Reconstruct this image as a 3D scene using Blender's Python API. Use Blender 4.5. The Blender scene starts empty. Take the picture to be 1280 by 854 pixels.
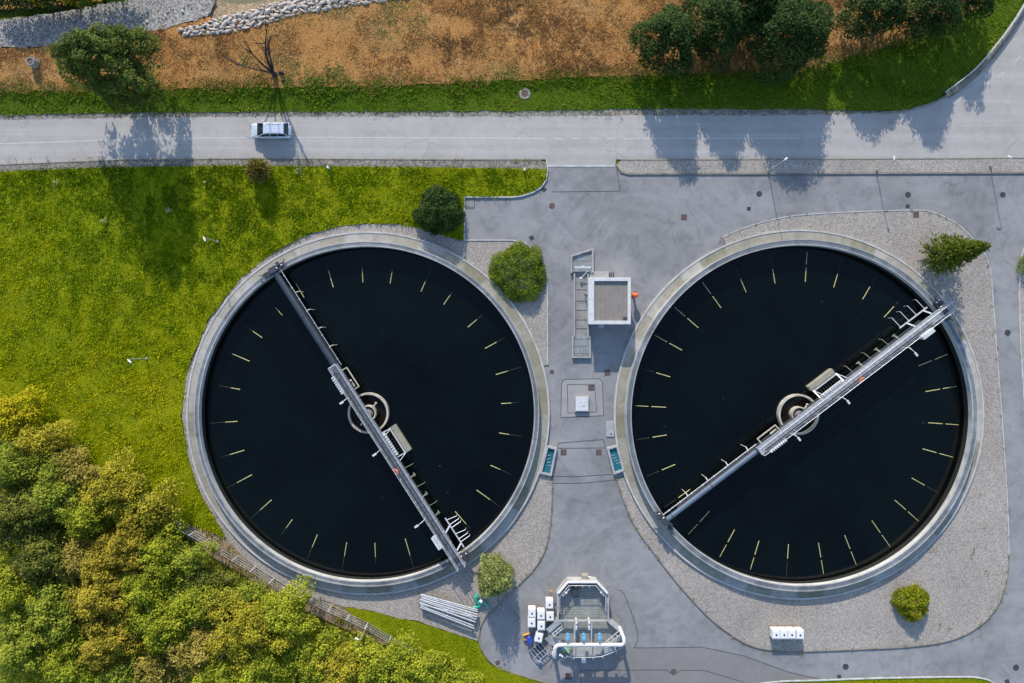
import bpy, bmesh, math, random
import numpy as np
from mathutils import Vector, Matrix, Euler
from mathutils.geometry import tessellate_polygon, delaunay_2d_cdt

R_ = math.radians
scene = bpy.context.scene
C = scene.collection
H = 80.0            # flying height of the camera above the yard
K = 1280 / 120.0    # photograph pixels per metre on the ground
rng = np.random.default_rng(7)
random.seed(7)

def P(px, py, z=0.0):
    s = (H - z) / H / K
    return ((px - 640) * s, (427 - py) * s, z)
def P2(px, py, z=0.0):
    return P(px, py, z)[:2]

# ------------------------------------------------------------------ tags
def tag(o, label=None, cat=None, group=None, kind=None):
    if label: o['label'] = label
    if cat: o['category'] = cat
    if group: o['group'] = group
    if kind: o['kind'] = kind
    return o
def thing(name, label, cat, loc=(0, 0, 0), rz=0.0, group=None):
    o = bpy.data.objects.new(name, None)
    C.objects.link(o)
    o.location = loc
    o.rotation_euler = (0, 0, rz)
    o.empty_display_size = 0.3
    return tag(o, label, cat, group)
def link(name, me, mats, parent=None):
    o = bpy.data.objects.new(name, me)
    C.objects.link(o)
    for m in (mats if isinstance(mats, (list, tuple)) else [mats]):
        me.materials.append(m)
    if parent is not None: o.parent = parent
    return o

# ------------------------------------------------------------------ materials
def new_mat(name):
    m = bpy.data.materials.new(name)
    m.use_nodes = True
    nt = m.node_tree
    nt.nodes.clear()
    out = nt.nodes.new('ShaderNodeOutputMaterial')
    b = nt.nodes.new('ShaderNodeBsdfPrincipled')
    nt.links.new(b.outputs['BSDF'], out.inputs['Surface'])
    return m, nt, b, out
def N(nt, typ, **kw):
    n = nt.nodes.new(typ)
    for k, v in kw.items(): setattr(n, k, v)
    return n
def coords(nt, scale=(1, 1, 1), obj=False):
    mp = N(nt, 'ShaderNodeMapping')
    mp.inputs['Scale'].default_value = scale
    if obj:
        t = N(nt, 'ShaderNodeTexCoord'); nt.links.new(t.outputs['Object'], mp.inputs['Vector'])
    else:
        g = N(nt, 'ShaderNodeNewGeometry'); nt.links.new(g.outputs['Position'], mp.inputs['Vector'])
    return mp.outputs['Vector']
def noise(nt, vec, scale, detail=4, rough=0.55, dist=0.0):
    n = N(nt, 'ShaderNodeTexNoise')
    n.inputs['Scale'].default_value = scale
    n.inputs['Detail'].default_value = detail
    n.inputs['Roughness'].default_value = rough
    n.inputs['Distortion'].default_value = dist
    nt.links.new(vec, n.inputs['Vector'])
    return n.outputs['Fac']
def ramp(nt, fac, stops):
    r = N(nt, 'ShaderNodeValToRGB')
    e = r.color_ramp.elements
    while len(e) < len(stops): e.new(0.5)
    for el, (p, c) in zip(e, stops):
        el.position = p
        el.color = (c[0], c[1], c[2], 1) if not isinstance(c, (int, float)) else (c, c, c, 1)
    nt.links.new(fac, r.inputs['Fac'])
    return r.outputs['Color']
def mix(nt, a, b, fac, mode='MIX'):
    m = N(nt, 'ShaderNodeMix', data_type='RGBA', blend_type=mode)
    if isinstance(fac, (int, float)): m.inputs['Factor'].default_value = fac
    else: nt.links.new(fac, m.inputs['Factor'])
    for sock, v in ((m.inputs[6], a), (m.inputs[7], b)):
        if isinstance(v, (tuple, list)): sock.default_value = (v[0], v[1], v[2], 1)
        else: nt.links.new(v, sock)
    return m.outputs[2]
def bump(nt, b, fac, strength=0.5, dist=0.05):
    n = N(nt, 'ShaderNodeBump')
    n.inputs['Strength'].default_value = strength
    n.inputs['Distance'].default_value = dist
    nt.links.new(fac, n.inputs['Height'])
    nt.links.new(n.outputs['Normal'], b.inputs['Normal'])
def plain(name, col, rough=0.6, metal=0.0, var=0.18, scale=3.0, bmp=0.0):
    """one colour with weathering noise in it"""
    m, nt, b, out = new_mat(name)
    v = coords(nt, obj=True)
    n1 = noise(nt, v, scale, 5, 0.6)
    dark = tuple(c * (1 - var * 1.4) for c in col); lite = tuple(min(1, c * (1 + var)) for c in col)
    nt.links.new(ramp(nt, n1, [(0.28, dark), (0.5, col), (0.75, lite)]), b.inputs['Base Color'])
    b.inputs['Roughness'].default_value = rough
    b.inputs['Metallic'].default_value = metal
    if bmp: bump(nt, b, noise(nt, v, scale * 8, 3), bmp, 0.02)
    return m
def speck(name, c_lo, c_mid, c_hi, cell=5.0, big=0.25, rough=0.9, bmp=0.6, big_cols=(0.8, 1.15)):
    """stones: voronoi cells of varying shade under a large soft variation"""
    m, nt, b, out = new_mat(name)
    v = coords(nt)
    vo = N(nt, 'ShaderNodeTexVoronoi'); vo.inputs['Scale'].default_value = cell
    nt.links.new(v, vo.inputs['Vector'])
    sep = N(nt, 'ShaderNodeSeparateColor'); nt.links.new(vo.outputs['Color'], sep.inputs['Color'])
    c1 = ramp(nt, sep.outputs[0], [(0.05, c_lo), (0.5, c_mid), (0.95, c_hi)])
    n2 = noise(nt, v, big, 5, 0.6)
    c2 = mix(nt, c1, ramp(nt, n2, [(0.3, big_cols[0]), (0.7, big_cols[1])]), 1.0, 'MULTIPLY')
    nt.links.new(c2, b.inputs['Base Color'])
    b.inputs['Roughness'].default_value = rough
    bump(nt, b, sep.outputs[1], bmp, 0.06)
    return m
def N_div(nt, a, k):
    d = N(nt, 'ShaderNodeMath', operation='DIVIDE'); nt.links.new(a, d.inputs[0]); d.inputs[1].default_value = k
    return d.outputs[0]
def asphalt(name, base, streak, streak_scale, amount, stain=0.35, swirls=(), tracks=False):
    m, nt, b, out = new_mat(name)
    v = coords(nt)
    vs = coords(nt, streak_scale)
    big = noise(nt, v, 0.09, 6, 0.62, 0.6)
    mid = noise(nt, v, 0.5, 6, 0.65, 1.2)
    fine = noise(nt, v, 7.0, 4, 0.8)
    st = noise(nt, vs, 1.0, 5, 0.6, 0.8)
    d = tuple(c * (1 - amount) for c in base); l = tuple(c * (1 + amount) for c in base)
    c = ramp(nt, big, [(0.3, d), (0.5, base), (0.72, l)])
    c = mix(nt, c, ramp(nt, mid, [(0.25, 1 - stain * 0.6), (0.5, 1.0), (0.8, 1 + stain * 0.35)]), 1.0, 'MULTIPLY')
    c = mix(nt, c, streak, ramp(nt, st, [(0.48, 0.0), (0.75, 0.55)]))
    c = mix(nt, c, ramp(nt, fine, [(0.3, 0.86), (0.7, 1.12)]), 1.0, 'MULTIPLY')
    # pale arcs worn by turning wheels
    for i, (px, py, sc) in enumerate(swirls):
        x, y, _ = P(px, py)
        mp = N(nt, 'ShaderNodeMapping'); mp.inputs['Location'].default_value = (-x, -y, 0)
        gg = N(nt, 'ShaderNodeNewGeometry'); nt.links.new(gg.outputs['Position'], mp.inputs['Vector'])
        w = N(nt, 'ShaderNodeTexWave', wave_type='RINGS', rings_direction='Z'); w.inputs['Scale'].default_value = 0.22
        w.inputs['Distortion'].default_value = 7.0; w.inputs['Detail'].default_value = 4; w.inputs['Detail Scale'].default_value = 0.22
        nt.links.new(mp.outputs['Vector'], w.inputs['Vector'])
        ln = N(nt, 'ShaderNodeVectorMath', operation='LENGTH'); nt.links.new(mp.outputs['Vector'], ln.inputs[0])
        fall = ramp(nt, N_div(nt, ln.outputs['Value'], 16.0), [(0.1, 0.0), (0.3, 1.0), (0.75, 0.6), (1.0, 0.0)])
        patchy = ramp(nt, noise(nt, coords(nt, (1, 1, 1)), 0.25 + 0.07 * i, 3), [(0.42, 0.0), (0.62, 1.0)])
        ring = ramp(nt, w.outputs['Fac'], [(0.62, 0.0), (0.95, 1.0)])
        f = mix(nt, mix(nt, ring, fall, 1.0, 'MULTIPLY'), patchy, 1.0, 'MULTIPLY')
        c = mix(nt, c, tuple(q * 1.32 for q in base), mix(nt, f, (0.34, 0.34, 0.34), 1.0, 'MULTIPLY'))
    if tracks:      # darker polished wheel lanes along the road
        tr = noise(nt, coords(nt, (0.004, 1.1, 1)), 1.0, 2, 0.5)
        c = mix(nt, c, ramp(nt, tr, [(0.38, 0.95), (0.6, 1.03)]), 1.0, 'MULTIPLY')
    # oil stains and fine cracks
    oil = noise(nt, v, 0.33, 7, 0.7, 0.4)
    c = mix(nt, c, ramp(nt, oil, [(0.27, 0.55), (0.36, 1.0)]), 0.8, 'MULTIPLY')
    vo = N(nt, 'ShaderNodeTexVoronoi', feature='DISTANCE_TO_EDGE'); vo.inputs['Scale'].default_value = 0.16
    dv = N(nt, 'ShaderNodeVectorMath', operation='ADD'); nz = N(nt, 'ShaderNodeTexNoise'); nz.inputs['Scale'].default_value = 0.5; nz.inputs['Detail'].default_value = 5
    nt.links.new(v, nz.inputs['Vector']); nt.links.new(v, dv.inputs[0]); nt.links.new(nz.outputs['Color'], dv.inputs[1]); nt.links.new(dv.outputs['Vector'], vo.inputs['Vector'])
    ck = ramp(nt, vo.outputs['Distance'], [(0.0, 1.0), (0.006, 0.0)])
    ckm = ramp(nt, noise(nt, v, 0.11, 3), [(0.5, 0.0), (0.6, 0.55)])
    c = mix(nt, c, tuple(q * 0.45 for q in base), mix(nt, ck, ckm, 1.0, 'MULTIPLY'))
    nt.links.new(c, b.inputs['Base Color'])
    b.inputs['Roughness'].default_value = 0.88
    bump(nt, b, fine, 0.25, 0.02)
    return m
def foliage(name, stops, trans=0.35, rough=0.6):
    """leaf material: the leaf's own tint picks its colour"""
    m, nt, b, out = new_mat(name)
    a = N(nt, 'ShaderNodeAttribute'); a.attribute_name = 'tint'
    c = ramp(nt, a.outputs['Fac'], stops)
    nt.links.new(c, b.inputs['Base Color'])
    b.inputs['Roughness'].default_value = rough
    b.inputs['Specular IOR Level'].default_value = 0.08
    t = N(nt, 'ShaderNodeBsdfTranslucent')
    nt.links.new(c, t.inputs['Color'])
    mx = N(nt, 'ShaderNodeMixShader'); mx.inputs['Fac'].default_value = trans
    nt.links.new(b.outputs['BSDF'], mx.inputs[1]); nt.links.new(t.outputs['BSDF'], mx.inputs[2])
    nt.links.new(mx.outputs['Shader'], out.inputs['Surface'])
    return m
def tinted(name, stops, rough=0.85, bmp=0.3, bscale=6.0, stain=0.25):
    """concrete slabs: each slab's own tint plus stains"""
    m, nt, b, out = new_mat(name)
    a = N(nt, 'ShaderNodeAttribute'); a.attribute_name = 'tint'
    v = coords(nt)
    c = ramp(nt, a.outputs['Fac'], stops)
    n1 = noise(nt, v, 0.8, 6, 0.7, 0.8); n2 = noise(nt, v, bscale, 3, 0.7)
    c = mix(nt, c, ramp(nt, n1, [(0.3, 1 - stain), (0.55, 1.0), (0.75, 1 + stain * 0.5)]), 1.0, 'MULTIPLY')
    nt.links.new(c, b.inputs['Base Color'])
    b.inputs['Roughness'].default_value = rough
    bump(nt, b, n2, bmp, 0.02)
    return m
def ground_mat(name, stops_big, stops_mid, big=0.06, mid=0.9, bmp=0.8, dist=0.12, rough=0.95):
    m, nt, b, out = new_mat(name)
    v = coords(nt)
    n1 = noise(nt, v, big, 6, 0.65, 0.7); n2 = noise(nt, v, mid, 6, 0.75, 0.5); n3 = noise(nt, v, 4.5, 4, 0.8)
    c = ramp(nt, n1, stops_big)
    c = mix(nt, c, ramp(nt, n2, stops_mid), 0.5)
    c = mix(nt, c, ramp(nt, n3, [(0.3, 0.65), (0.7, 1.25)]), 1.0, 'MULTIPLY')
    nt.links.new(c, b.inputs['Base Color'])
    b.inputs['Roughness'].default_value = rough
    b.inputs['Specular IOR Level'].default_value = 0.1
    bump(nt, b, n3, bmp, dist)
    return m

M = {}
M['ground'] = ground_mat('rough_grass', [(0.3, (0.07, 0.095, 0.008)), (0.7, (0.14, 0.15, 0.012))], [(0.3, (0.06, 0.075, 0.008)), (0.7, (0.15, 0.15, 0.02))])
M['lawn'] = ground_mat('lawn_soil', [(0.3, (0.11, 0.17, 0.003)), (0.5, (0.20, 0.235, 0.003)), (0.7, (0.30, 0.28, 0.004))], [(0.3, (0.10, 0.14, 0.003)), (0.7, (0.28, 0.29, 0.004))])
M['verge'] = ground_mat('verge_soil', [(0.35, (0.05, 0.11, 0.004)), (0.65, (0.09, 0.13, 0.008))], [(0.3, (0.045, 0.09, 0.004)), (0.7, (0.11, 0.145, 0.012))])
M['meadow'] = ground_mat('dry_meadow_soil', [(0.3, (0.36, 0.19, 0.06)), (0.48, (0.44, 0.20, 0.055)), (0.6, (0.38, 0.23, 0.085)), (0.75, (0.24, 0.20, 0.06))], [(0.3, (0.27, 0.13, 0.045)), (0.7, (0.50, 0.27, 0.10))], big=0.07, mid=0.6)
M['sand'] = speck('sandy_gravel', (0.15, 0.105, 0.06), (0.25, 0.18, 0.105), (0.34, 0.255, 0.16), 6, 0.4)
M['gravel'] = speck('washed_gravel', (0.215, 0.19, 0.165), (0.31, 0.278, 0.245), (0.41, 0.37, 0.33), 10.5, 0.14, bmp=0.55, big_cols=(0.84, 1.1))
M['pebbles'] = speck('river_pebbles', (0.12, 0.115, 0.11), (0.22, 0.21, 0.205), (0.36, 0.34, 0.32), 6.5, 0.35, bmp=1.0, big_cols=(0.75, 1.15))
M['strip'] = speck('roadside_gravel', (0.14, 0.125, 0.10), (0.22, 0.20, 0.17), (0.31, 0.285, 0.245), 5.5, 0.5, big_cols=(0.7, 1.15))
M['road'] = asphalt('pale_road_asphalt', (0.355, 0.335, 0.315), (0.43, 0.41, 0.39), (0.02, 0.9, 1), 0.09, 0.24, tracks=True)
M['yard'] = asphalt('yard_asphalt', (0.214, 0.214, 0.219), (0.295, 0.290, 0.288), (0.16, 0.35, 1), 0.27, 0.52, swirls=[(640, 345, 3), (800, 330, 2), (790, 720, 4), (1130, 690, 5), (1290, 250, 2)])
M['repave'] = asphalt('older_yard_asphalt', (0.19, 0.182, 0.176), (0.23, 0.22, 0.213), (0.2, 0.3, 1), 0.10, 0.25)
M['slab_paving'] = asphalt('pale_slab_paving', (0.275, 0.268, 0.262), (0.31, 0.30, 0.29), (0.3, 0.3, 1), 0.12, 0.4)
M['joint'] = plain('tar_joint', (0.045, 0.045, 0.05), 0.7)
M['paint'] = plain('worn_road_paint', (0.47, 0.465, 0.455), 0.7, var=0.12)
M['kerb'] = plain('kerb_stone', (0.42, 0.42, 0.42), 0.85, var=0.2, scale=1.2, bmp=0.2)
M['kerb_brown_shade'] = plain('brown_and_shaded_kerb', (0.20, 0.18, 0.14), 0.9, var=0.3, scale=1.0, bmp=0.4)  # brown kerb tone; on south edges it stands in for shade
M['rim'] = tinted('tank_rim_concrete', [(0.0, (0.27, 0.27, 0.265)), (1.0, (0.39, 0.385, 0.37))], 0.75, 0.2, 4, 0.35)
M['rim_groove'] = tinted('tank_rim_track', [(0.0, (0.10, 0.118, 0.135)), (1.0, (0.20, 0.22, 0.24))], 0.7, 0.25, 4, 0.45)
M['slime'] = plain('black_algae_on_wall', (0.012, 0.012, 0.010), 0.7, var=0.4, scale=1.5)
M['tank_wall'] = plain('tank_wall_concrete', (0.40, 0.40, 0.385), 0.8, var=0.25, scale=0.7, bmp=0.2)
M['ledge'] = tinted('ledge_concrete', [(0.0, (0.215, 0.20, 0.14)), (0.35, (0.29, 0.275, 0.22)), (0.7, (0.35, 0.33, 0.29)), (1.0, (0.40, 0.385, 0.36))], 0.9, 0.3, 6, 0.3)
M['ledge_lip'] = plain('ledge_lip_concrete', (0.40, 0.395, 0.385), 0.85, var=0.2, scale=0.8)
M['concrete'] = plain('pale_concrete', (0.325, 0.32, 0.315), 0.88, var=0.18, scale=0.9, bmp=0.2)
M['concrete_dk'] = plain('damp_concrete', (0.23, 0.23, 0.225), 0.85, var=0.25, scale=0.9, bmp=0.2)
M['feedwell'] = plain('cream_concrete', (0.42, 0.385, 0.32), 0.8, var=0.25, scale=1.2)
M['steel'] = plain('galvanised_steel', (0.52, 0.535, 0.56), 0.42, 0.55, var=0.12, scale=2)
M['steel_lt'] = plain('bright_galvanised_rail', (0.62, 0.63, 0.65), 0.4, 0.35, var=0.08)
M['steel_dk'] = plain('dark_steel', (0.055, 0.06, 0.07), 0.5, 0.3, var=0.2)
M['beam_dk'] = plain('slate_painted_beam', (0.028, 0.038, 0.055), 0.5, 0.0, var=0.15, scale=1.0)
M['beam_lt'] = plain('galvanised_beam', (0.085, 0.115, 0.165), 0.6, 0.0, var=0.10, scale=1.0)
M['white'] = plain('white_plastic', (0.68, 0.68, 0.67), 0.5, var=0.05)
M['white_metal'] = plain('white_painted_metal', (0.53, 0.53, 0.535), 0.5, var=0.14)
M['grey_white'] = plain('weathered_pale_paint', (0.34, 0.34, 0.34), 0.6, var=0.25, scale=1.2)
M['black'] = plain('black_plastic', (0.02, 0.02, 0.022), 0.5)
M['blue'] = plain('blue_plastic_drum', (0.015, 0.05, 0.33), 0.35, var=0.12)
M['light_blue'] = plain('light_blue_housing', (0.12, 0.32, 0.47), 0.5, var=0.1)
M['orange'] = plain('orange_plastic', (0.80, 0.12, 0.03), 0.45, var=0.1)
M['ochre'] = plain('ochre_plastic', (0.55, 0.30, 0.07), 0.6, var=0.15)
M['green'] = plain('green_pump_paint', (0.03, 0.16, 0.04), 0.5, var=0.15)
M['turq'] = plain('turquoise_rubber', (0.01, 0.34, 0.235), 0.35, var=0.12)
M['rust'] = plain('rusty_cast_iron', (0.12, 0.075, 0.065), 0.85, var=0.3, scale=6, bmp=0.4)
M['iron'] = plain('dark_cast_iron', (0.045, 0.045, 0.05), 0.8, var=0.3, scale=6, bmp=0.4)
M['pallet'] = plain('pallet_wood', (0.22, 0.15, 0.09), 0.85, var=0.2)
M['olive_steel'] = plain('algae_stained_steel', (0.26, 0.25, 0.20), 0.7, var=0.2, scale=1.5)
M['algae'] = plain('algae_coated_pipe', (0.42, 0.40, 0.17), 0.8, var=0.25, scale=4)
M['algae_dk'] = plain('dim_pipe_and_scum', (0.022, 0.023, 0.015), 0.9, var=0.4, scale=2)  # dark scum tone; on pipes it stands in for dimming by murky water
M['bark'] = plain('tree_bark', (0.075, 0.06, 0.045), 0.95, var=0.3, scale=4, bmp=0.5)
M['rock'] = plain('pale_limestone', (0.44, 0.39, 0.345), 0.9, var=0.25, scale=1.2, bmp=0.4)
M['trunk_dk'] = plain('wet_dark_bark', (0.03, 0.027, 0.025), 0.95, var=0.3, scale=5)
M['glass'] = plain('car_glass', (0.008, 0.01, 0.013), 0.08, var=0.05)
M['car'] = plain('silver_car_paint', (0.62, 0.66, 0.72), 0.25, 0.35, var=0.03, scale=0.6)
M['tyre'] = plain('tyre_rubber', (0.02, 0.02, 0.02), 0.85)
M['red_lens'] = plain('red_lens', (0.35, 0.01, 0.01), 0.2)
M['clear_lens'] = plain('clear_lens', (0.6, 0.62, 0.65), 0.1)
M['roof_grit'] = None

def roof_mat():
    m, nt, b, out = new_mat('gritty_roof_boards')
    v = coords(nt, obj=True)
    w = N(nt, 'ShaderNodeTexWave', wave_type='BANDS', bands_direction='X')
    w.inputs['Scale'].default_value = 0.62; w.inputs['Distortion'].default_value = 0.25
    nt.links.new(v, w.inputs['Vector'])
    c = ramp(nt, noise(nt, v, 1.1, 6, 0.7), [(0.3, (0.18, 0.16, 0.14)), (0.7, (0.24, 0.215, 0.19))])
    c = mix(nt, c, ramp(nt, w.outputs['Fac'], [(0.0, 0.88), (0.12, 1.0)]), 1.0, 'MULTIPLY')
    nt.links.new(c, b.inputs['Base Color']); b.inputs['Roughness'].default_value = 0.95
    return m
M['roof_grit'] = roof_mat()
def grating_mat(name, col, sx, sy):
    m, nt, b, out = new_mat(name)
    v = coords(nt, (sx, sy, 1), obj=True)
    br = N(nt, 'ShaderNodeTexBrick'); br.offset = 0.0
    br.inputs['Scale'].default_value = 1.0; br.inputs['Mortar Size'].default_value = 0.09
    br.inputs['Brick Width'].default_value = 1.0; br.inputs['Row Height'].default_value = 1.0
    br.inputs['Color1'].default_value = (*col, 1); br.inputs['Color2'].default_value = (*[c * 0.8 for c in col], 1)
    br.inputs['Mortar'].default_value = (*[c * 0.55 for c in col], 1)
    nt.links.new(v, br.inputs['Vector'])
    n1 = noise(nt, coords(nt, obj=True), 0.9, 5, 0.7)
    c = mix(nt, br.outputs['Color'], ramp(nt, n1, [(0.3, 0.75), (0.7, 1.15)]), 1.0, 'MULTIPLY')
    nt.links.new(c, b.inputs['Base Color']); b.inputs['Roughness'].default_value = 0.6
    b.inputs['Metallic'].default_value = 0.2
    return m
M['deck'] = grating_mat('walkway_grating', (0.36, 0.38, 0.41), 1.6, 3.0)
M['deck_dk'] = grating_mat('dark_walkway_grating', (0.13, 0.145, 0.17), 1.6, 3.0)
M['steel_mid'] = plain('weathered_girder_steel', (0.17, 0.185, 0.21), 0.5, 0.3, var=0.2, scale=1.0)
M['mesh_cover'] = grating_mat('plastic_grating_cover', (0.34, 0.345, 0.315), 5.0, 3.3)
M['grate'] = grating_mat('channel_grating', (0.30, 0.32, 0.33), 6.0, 1.2)

def water_mat(name, deep, rough=0.03, bscale=1.5, bstr=0.03, ior=1.33, murk=None):
    m, nt, b, out = new_mat(name)
    v = coords(nt)
    n1 = noise(nt, v, 0.12, 4, 0.6, 0.5)
    c = ramp(nt, n1, [(0.3, deep), (0.7, murk or tuple(x * 1.35 for x in deep))])
    nt.links.new(c, b.inputs['Base Color'])
    b.inputs['Roughness'].default_value = rough
    b.inputs['IOR'].default_value = ior
    bump(nt, b, noise(nt, v, bscale, 3, 0.5), bstr, 0.05)
    return m
M['water'] = water_mat('dark_clarified_water', (0.0004, 0.0005, 0.0006), 0.04, 0.8, 0.05, murk=(0.0020, 0.0040, 0.0036))
M['well_water'] = water_mat('brown_inlet_water', (0.006, 0.005, 0.004), 0.05, 3.0, 0.06, murk=(0.016, 0.010, 0.006))
M['river'] = water_mat('shallow_river_water', (0.17, 0.15, 0.085), 0.12, 1.0, 0.15, murk=(0.24, 0.215, 0.14))
M['trough_water'] = water_mat('blue_green_trough_water', (0.010, 0.095, 0.13), 0.06, 3.0, 0.2, murk=(0.03, 0.19, 0.22))

# ------------------------------------------------------------------ mesh builder
class MB:
    def __init__(self):
        self.v = []; self.f = []; self.mi = []; self.sm = []; self.t = []
        self.tint = None
    def _add(self, vs, fs, mat=0, smooth=False, tint=0.5):
        o = len(self.v)
        self.v.extend(tuple(p) for p in vs)
        self.t.extend([tint] * len(vs))
        for f in fs:
            self.f.append(tuple(i + o for i in f)); self.mi.append(mat); self.sm.append(smooth)
    def box(self, c, s, rz=0.0, mat=0, rot=None, taper=1.0, tint=0.5):
        hx, hy, hz = s[0] / 2, s[1] / 2, s[2] / 2
        mtx = rot if rot is not None else Matrix.Rotation(rz, 3, 'Z')
        vs = []
        for z in (-hz, hz):
            k = taper if z > 0 else 1.0
            for x, y in ((-hx, -hy), (hx, -hy), (hx, hy), (-hx, hy)):
                p = mtx @ Vector((x * k, y * k, z))
                vs.append((p.x + c[0], p.y + c[1], p.z + c[2]))
        self._add(vs, [(3, 2, 1, 0), (4, 5, 6, 7), (0, 1, 5, 4), (1, 2, 6, 5), (2, 3, 7, 6), (3, 0, 4, 7)], mat, False, tint)
        return self
    def bar(self, p0, p1, w, h, mat=0):
        """rectangular bar from p0 to p1"""
        p0, p1 = Vector(p0), Vector(p1)
        d = p1 - p0
        q = d.to_track_quat('X', 'Z').to_matrix()
        return self.box((p0 + p1) / 2, (d.length, w, h), rot=q, mat=mat)
    def tube(self, pts, r, n=10, mat=0, cap=True):
        pts = [Vector(p) for p in pts]
        rs = r if isinstance(r, (list, tuple)) else [r] * len(pts)
        rings = []
        prev = None
        for i, p in enumerate(pts):
            if i == 0: d = pts[1] - pts[0]
            elif i == len(pts) - 1: d = pts[-1] - pts[-2]
            else: d = (pts[i + 1] - pts[i]).normalized() + (pts[i] - pts[i - 1]).normalized()
            d.normalize()
            up = Vector((0, 0, 1)) if abs(d.z) < 0.95 else Vector((1, 0, 0))
            if prev is not None:
                a = prev - d * prev.dot(d)
                a = a.normalized() if a.length > 1e-4 else d.cross(up).normalized()
            else: a = d.cross(up).normalized()
            prev = a
            b = d.cross(a).normalized()
            rings.append([p + (a * math.cos(2 * math.pi * k / n) + b * math.sin(2 * math.pi * k / n)) * rs[i] for k in range(n)])
        vs = [q for rg in rings for q in rg]
        fs = []
        for i in range(len(pts) - 1):
            for k in range(n):
                fs.append((i * n + k, i * n + (k + 1) % n, (i + 1) * n + (k + 1) % n, (i + 1) * n + k))
        self._add(vs, fs, mat, True)
        if cap:
            self._add(rings[0], [tuple(range(n))], mat); self._add(rings[-1], [tuple(reversed(range(n)))], mat)
        return self
    def cyl(self, c, r, z0, z1, n=24, mat=0, r1=None):
        r1 = r if r1 is None else r1
        a = [2 * math.pi * k / n for k in range(n)]
        lo = [(c[0] + r * math.cos(t), c[1] + r * math.sin(t), z0) for t in a]
        hi = [(c[0] + r1 * math.cos(t), c[1] + r1 * math.sin(t), z1) for t in a]
        self._add(lo + hi, [(k, (k + 1) % n, n + (k + 1) % n, n + k) for k in range(n)], mat, True)
        self._add(hi, [tuple(range(n))], mat); self._add(lo, [tuple(reversed(range(n)))], mat)
        return self
    def prism(self, poly, z0, z1, mat=0, mat_top=None, top=None):
        """poly: world xy, counter-clockwise or not; top: optional shifted outline"""
        n = len(poly)
        area = sum(poly[i][0] * poly[(i + 1) % n][1] - poly[(i + 1) % n][0] * poly[i][1] for i in range(n))
        if area < 0:
            poly = poly[::-1]; top = top[::-1] if top else None
        tp = top or poly
        lo = [(x, y, z0) for x, y in poly]; hi = [(x, y, z1) for x, y in tp]
        self._add(lo + hi, [(k, (k + 1) % n, n + (k + 1) % n, n + k) for k in range(n)], mat)
        tris = tessellate_polygon([[Vector(p) for p in hi]])
        fs = []
        for t in tris:
            a, b, c = (Vector(hi[i]) for i in t)
            fs.append(t if (b - a).cross(c - a).z > 0 else t[::-1])
        self._add(hi, fs, mat if mat_top is None else mat_top)
        return self
    def lathe(self, prof, n=192, mats=None, tint_fn=None, smooth=True, closed=False):
        """revolve the (r, z) profile about z; mats per profile segment"""
        m = len(prof)
        segs = m if closed else m - 1
        for s in range(segs):
            (r0, z0), (r1, z1) = prof[s], prof[(s + 1) % m]
            vs, tt = [], []
            for k in range(n):
                a = 2 * math.pi * k / n
                vs.append((r0 * math.cos(a), r0 * math.sin(a), z0)); vs.append((r1 * math.cos(a), r1 * math.sin(a), z1))
            o = len(self.v)
            self.v.extend(vs)
            for k in range(n):
                t = tint_fn(k / n) if tint_fn else 0.5
                self.t.extend([t, t])
                j = (k + 1) % n
                self.f.append((o + 2 * k, o + 2 * j, o + 2 * j + 1, o + 2 * k + 1)); self.mi.append(mats[s] if mats else 0); self.sm.append(smooth)
        return self
    def sphere(self, c, r, n=12, mat=0, sc=(1, 1, 1)):
        vs, fs = [], []
        m = n // 2
        for i in range(m + 1):
            th = math.pi * i / m
            for k in range(n):
                ph = 2 * math.pi * k / n
                vs.append((c[0] + r * sc[0] * math.sin(th) * math.cos(ph), c[1] + r * sc[1] * math.sin(th) * math.sin(ph), c[2] + r * sc[2] * math.cos(th)))
        for i in range(m):
            for k in range(n):
                fs.append((i * n + k, (i + 1) * n + k, (i + 1) * n + (k + 1) % n, i * n + (k + 1) % n))
        self._add(vs, fs, mat, True)
        return self
    def torus(self, c, Rr, r, n=28, m=10, axis=None, mat_fn=None):
        rot = axis if axis is not None else Matrix.Identity(3)
        o = len(self.v)
        for i in range(n):
            a = 2 * math.pi * i / n
            for j in range(m):
                b = 2 * math.pi * j / m
                p = rot @ Vector(((Rr + r * math.cos(b)) * math.cos(a), (Rr + r * math.cos(b)) * math.sin(a), r * math.sin(b)))
                self.v.append((p.x + c[0], p.y + c[1], p.z + c[2])); self.t.append(0.5)
        for i in range(n):
            for j in range(m):
                self.f.append((o + i * m + j, o + ((i + 1) % n) * m + j, o + ((i + 1) % n) * m + (j + 1) % m, o + i * m + (j + 1) % m))
                self.mi.append(mat_fn(i / n) if mat_fn else 0); self.sm.append(True)
        return self
    def build(self, name, mats, parent=None, bevel=0.0):
        me = bpy.data.meshes.new(name)
        me.from_pydata(self.v, [], self.f)
        me.polygons.foreach_set('material_index', self.mi)
        me.polygons.foreach_set('use_smooth', self.sm)
        at = me.attributes.new('tint', 'FLOAT', 'POINT')
        at.data.foreach_set('value', self.t)
        me.update()
        o = link(name, me, mats, parent)
        if bevel:
            b = o.modifiers.new('Bevel', 'BEVEL'); b.width = bevel; b.segments = 2; b.limit_method = 'ANGLE'
        return o

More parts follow.
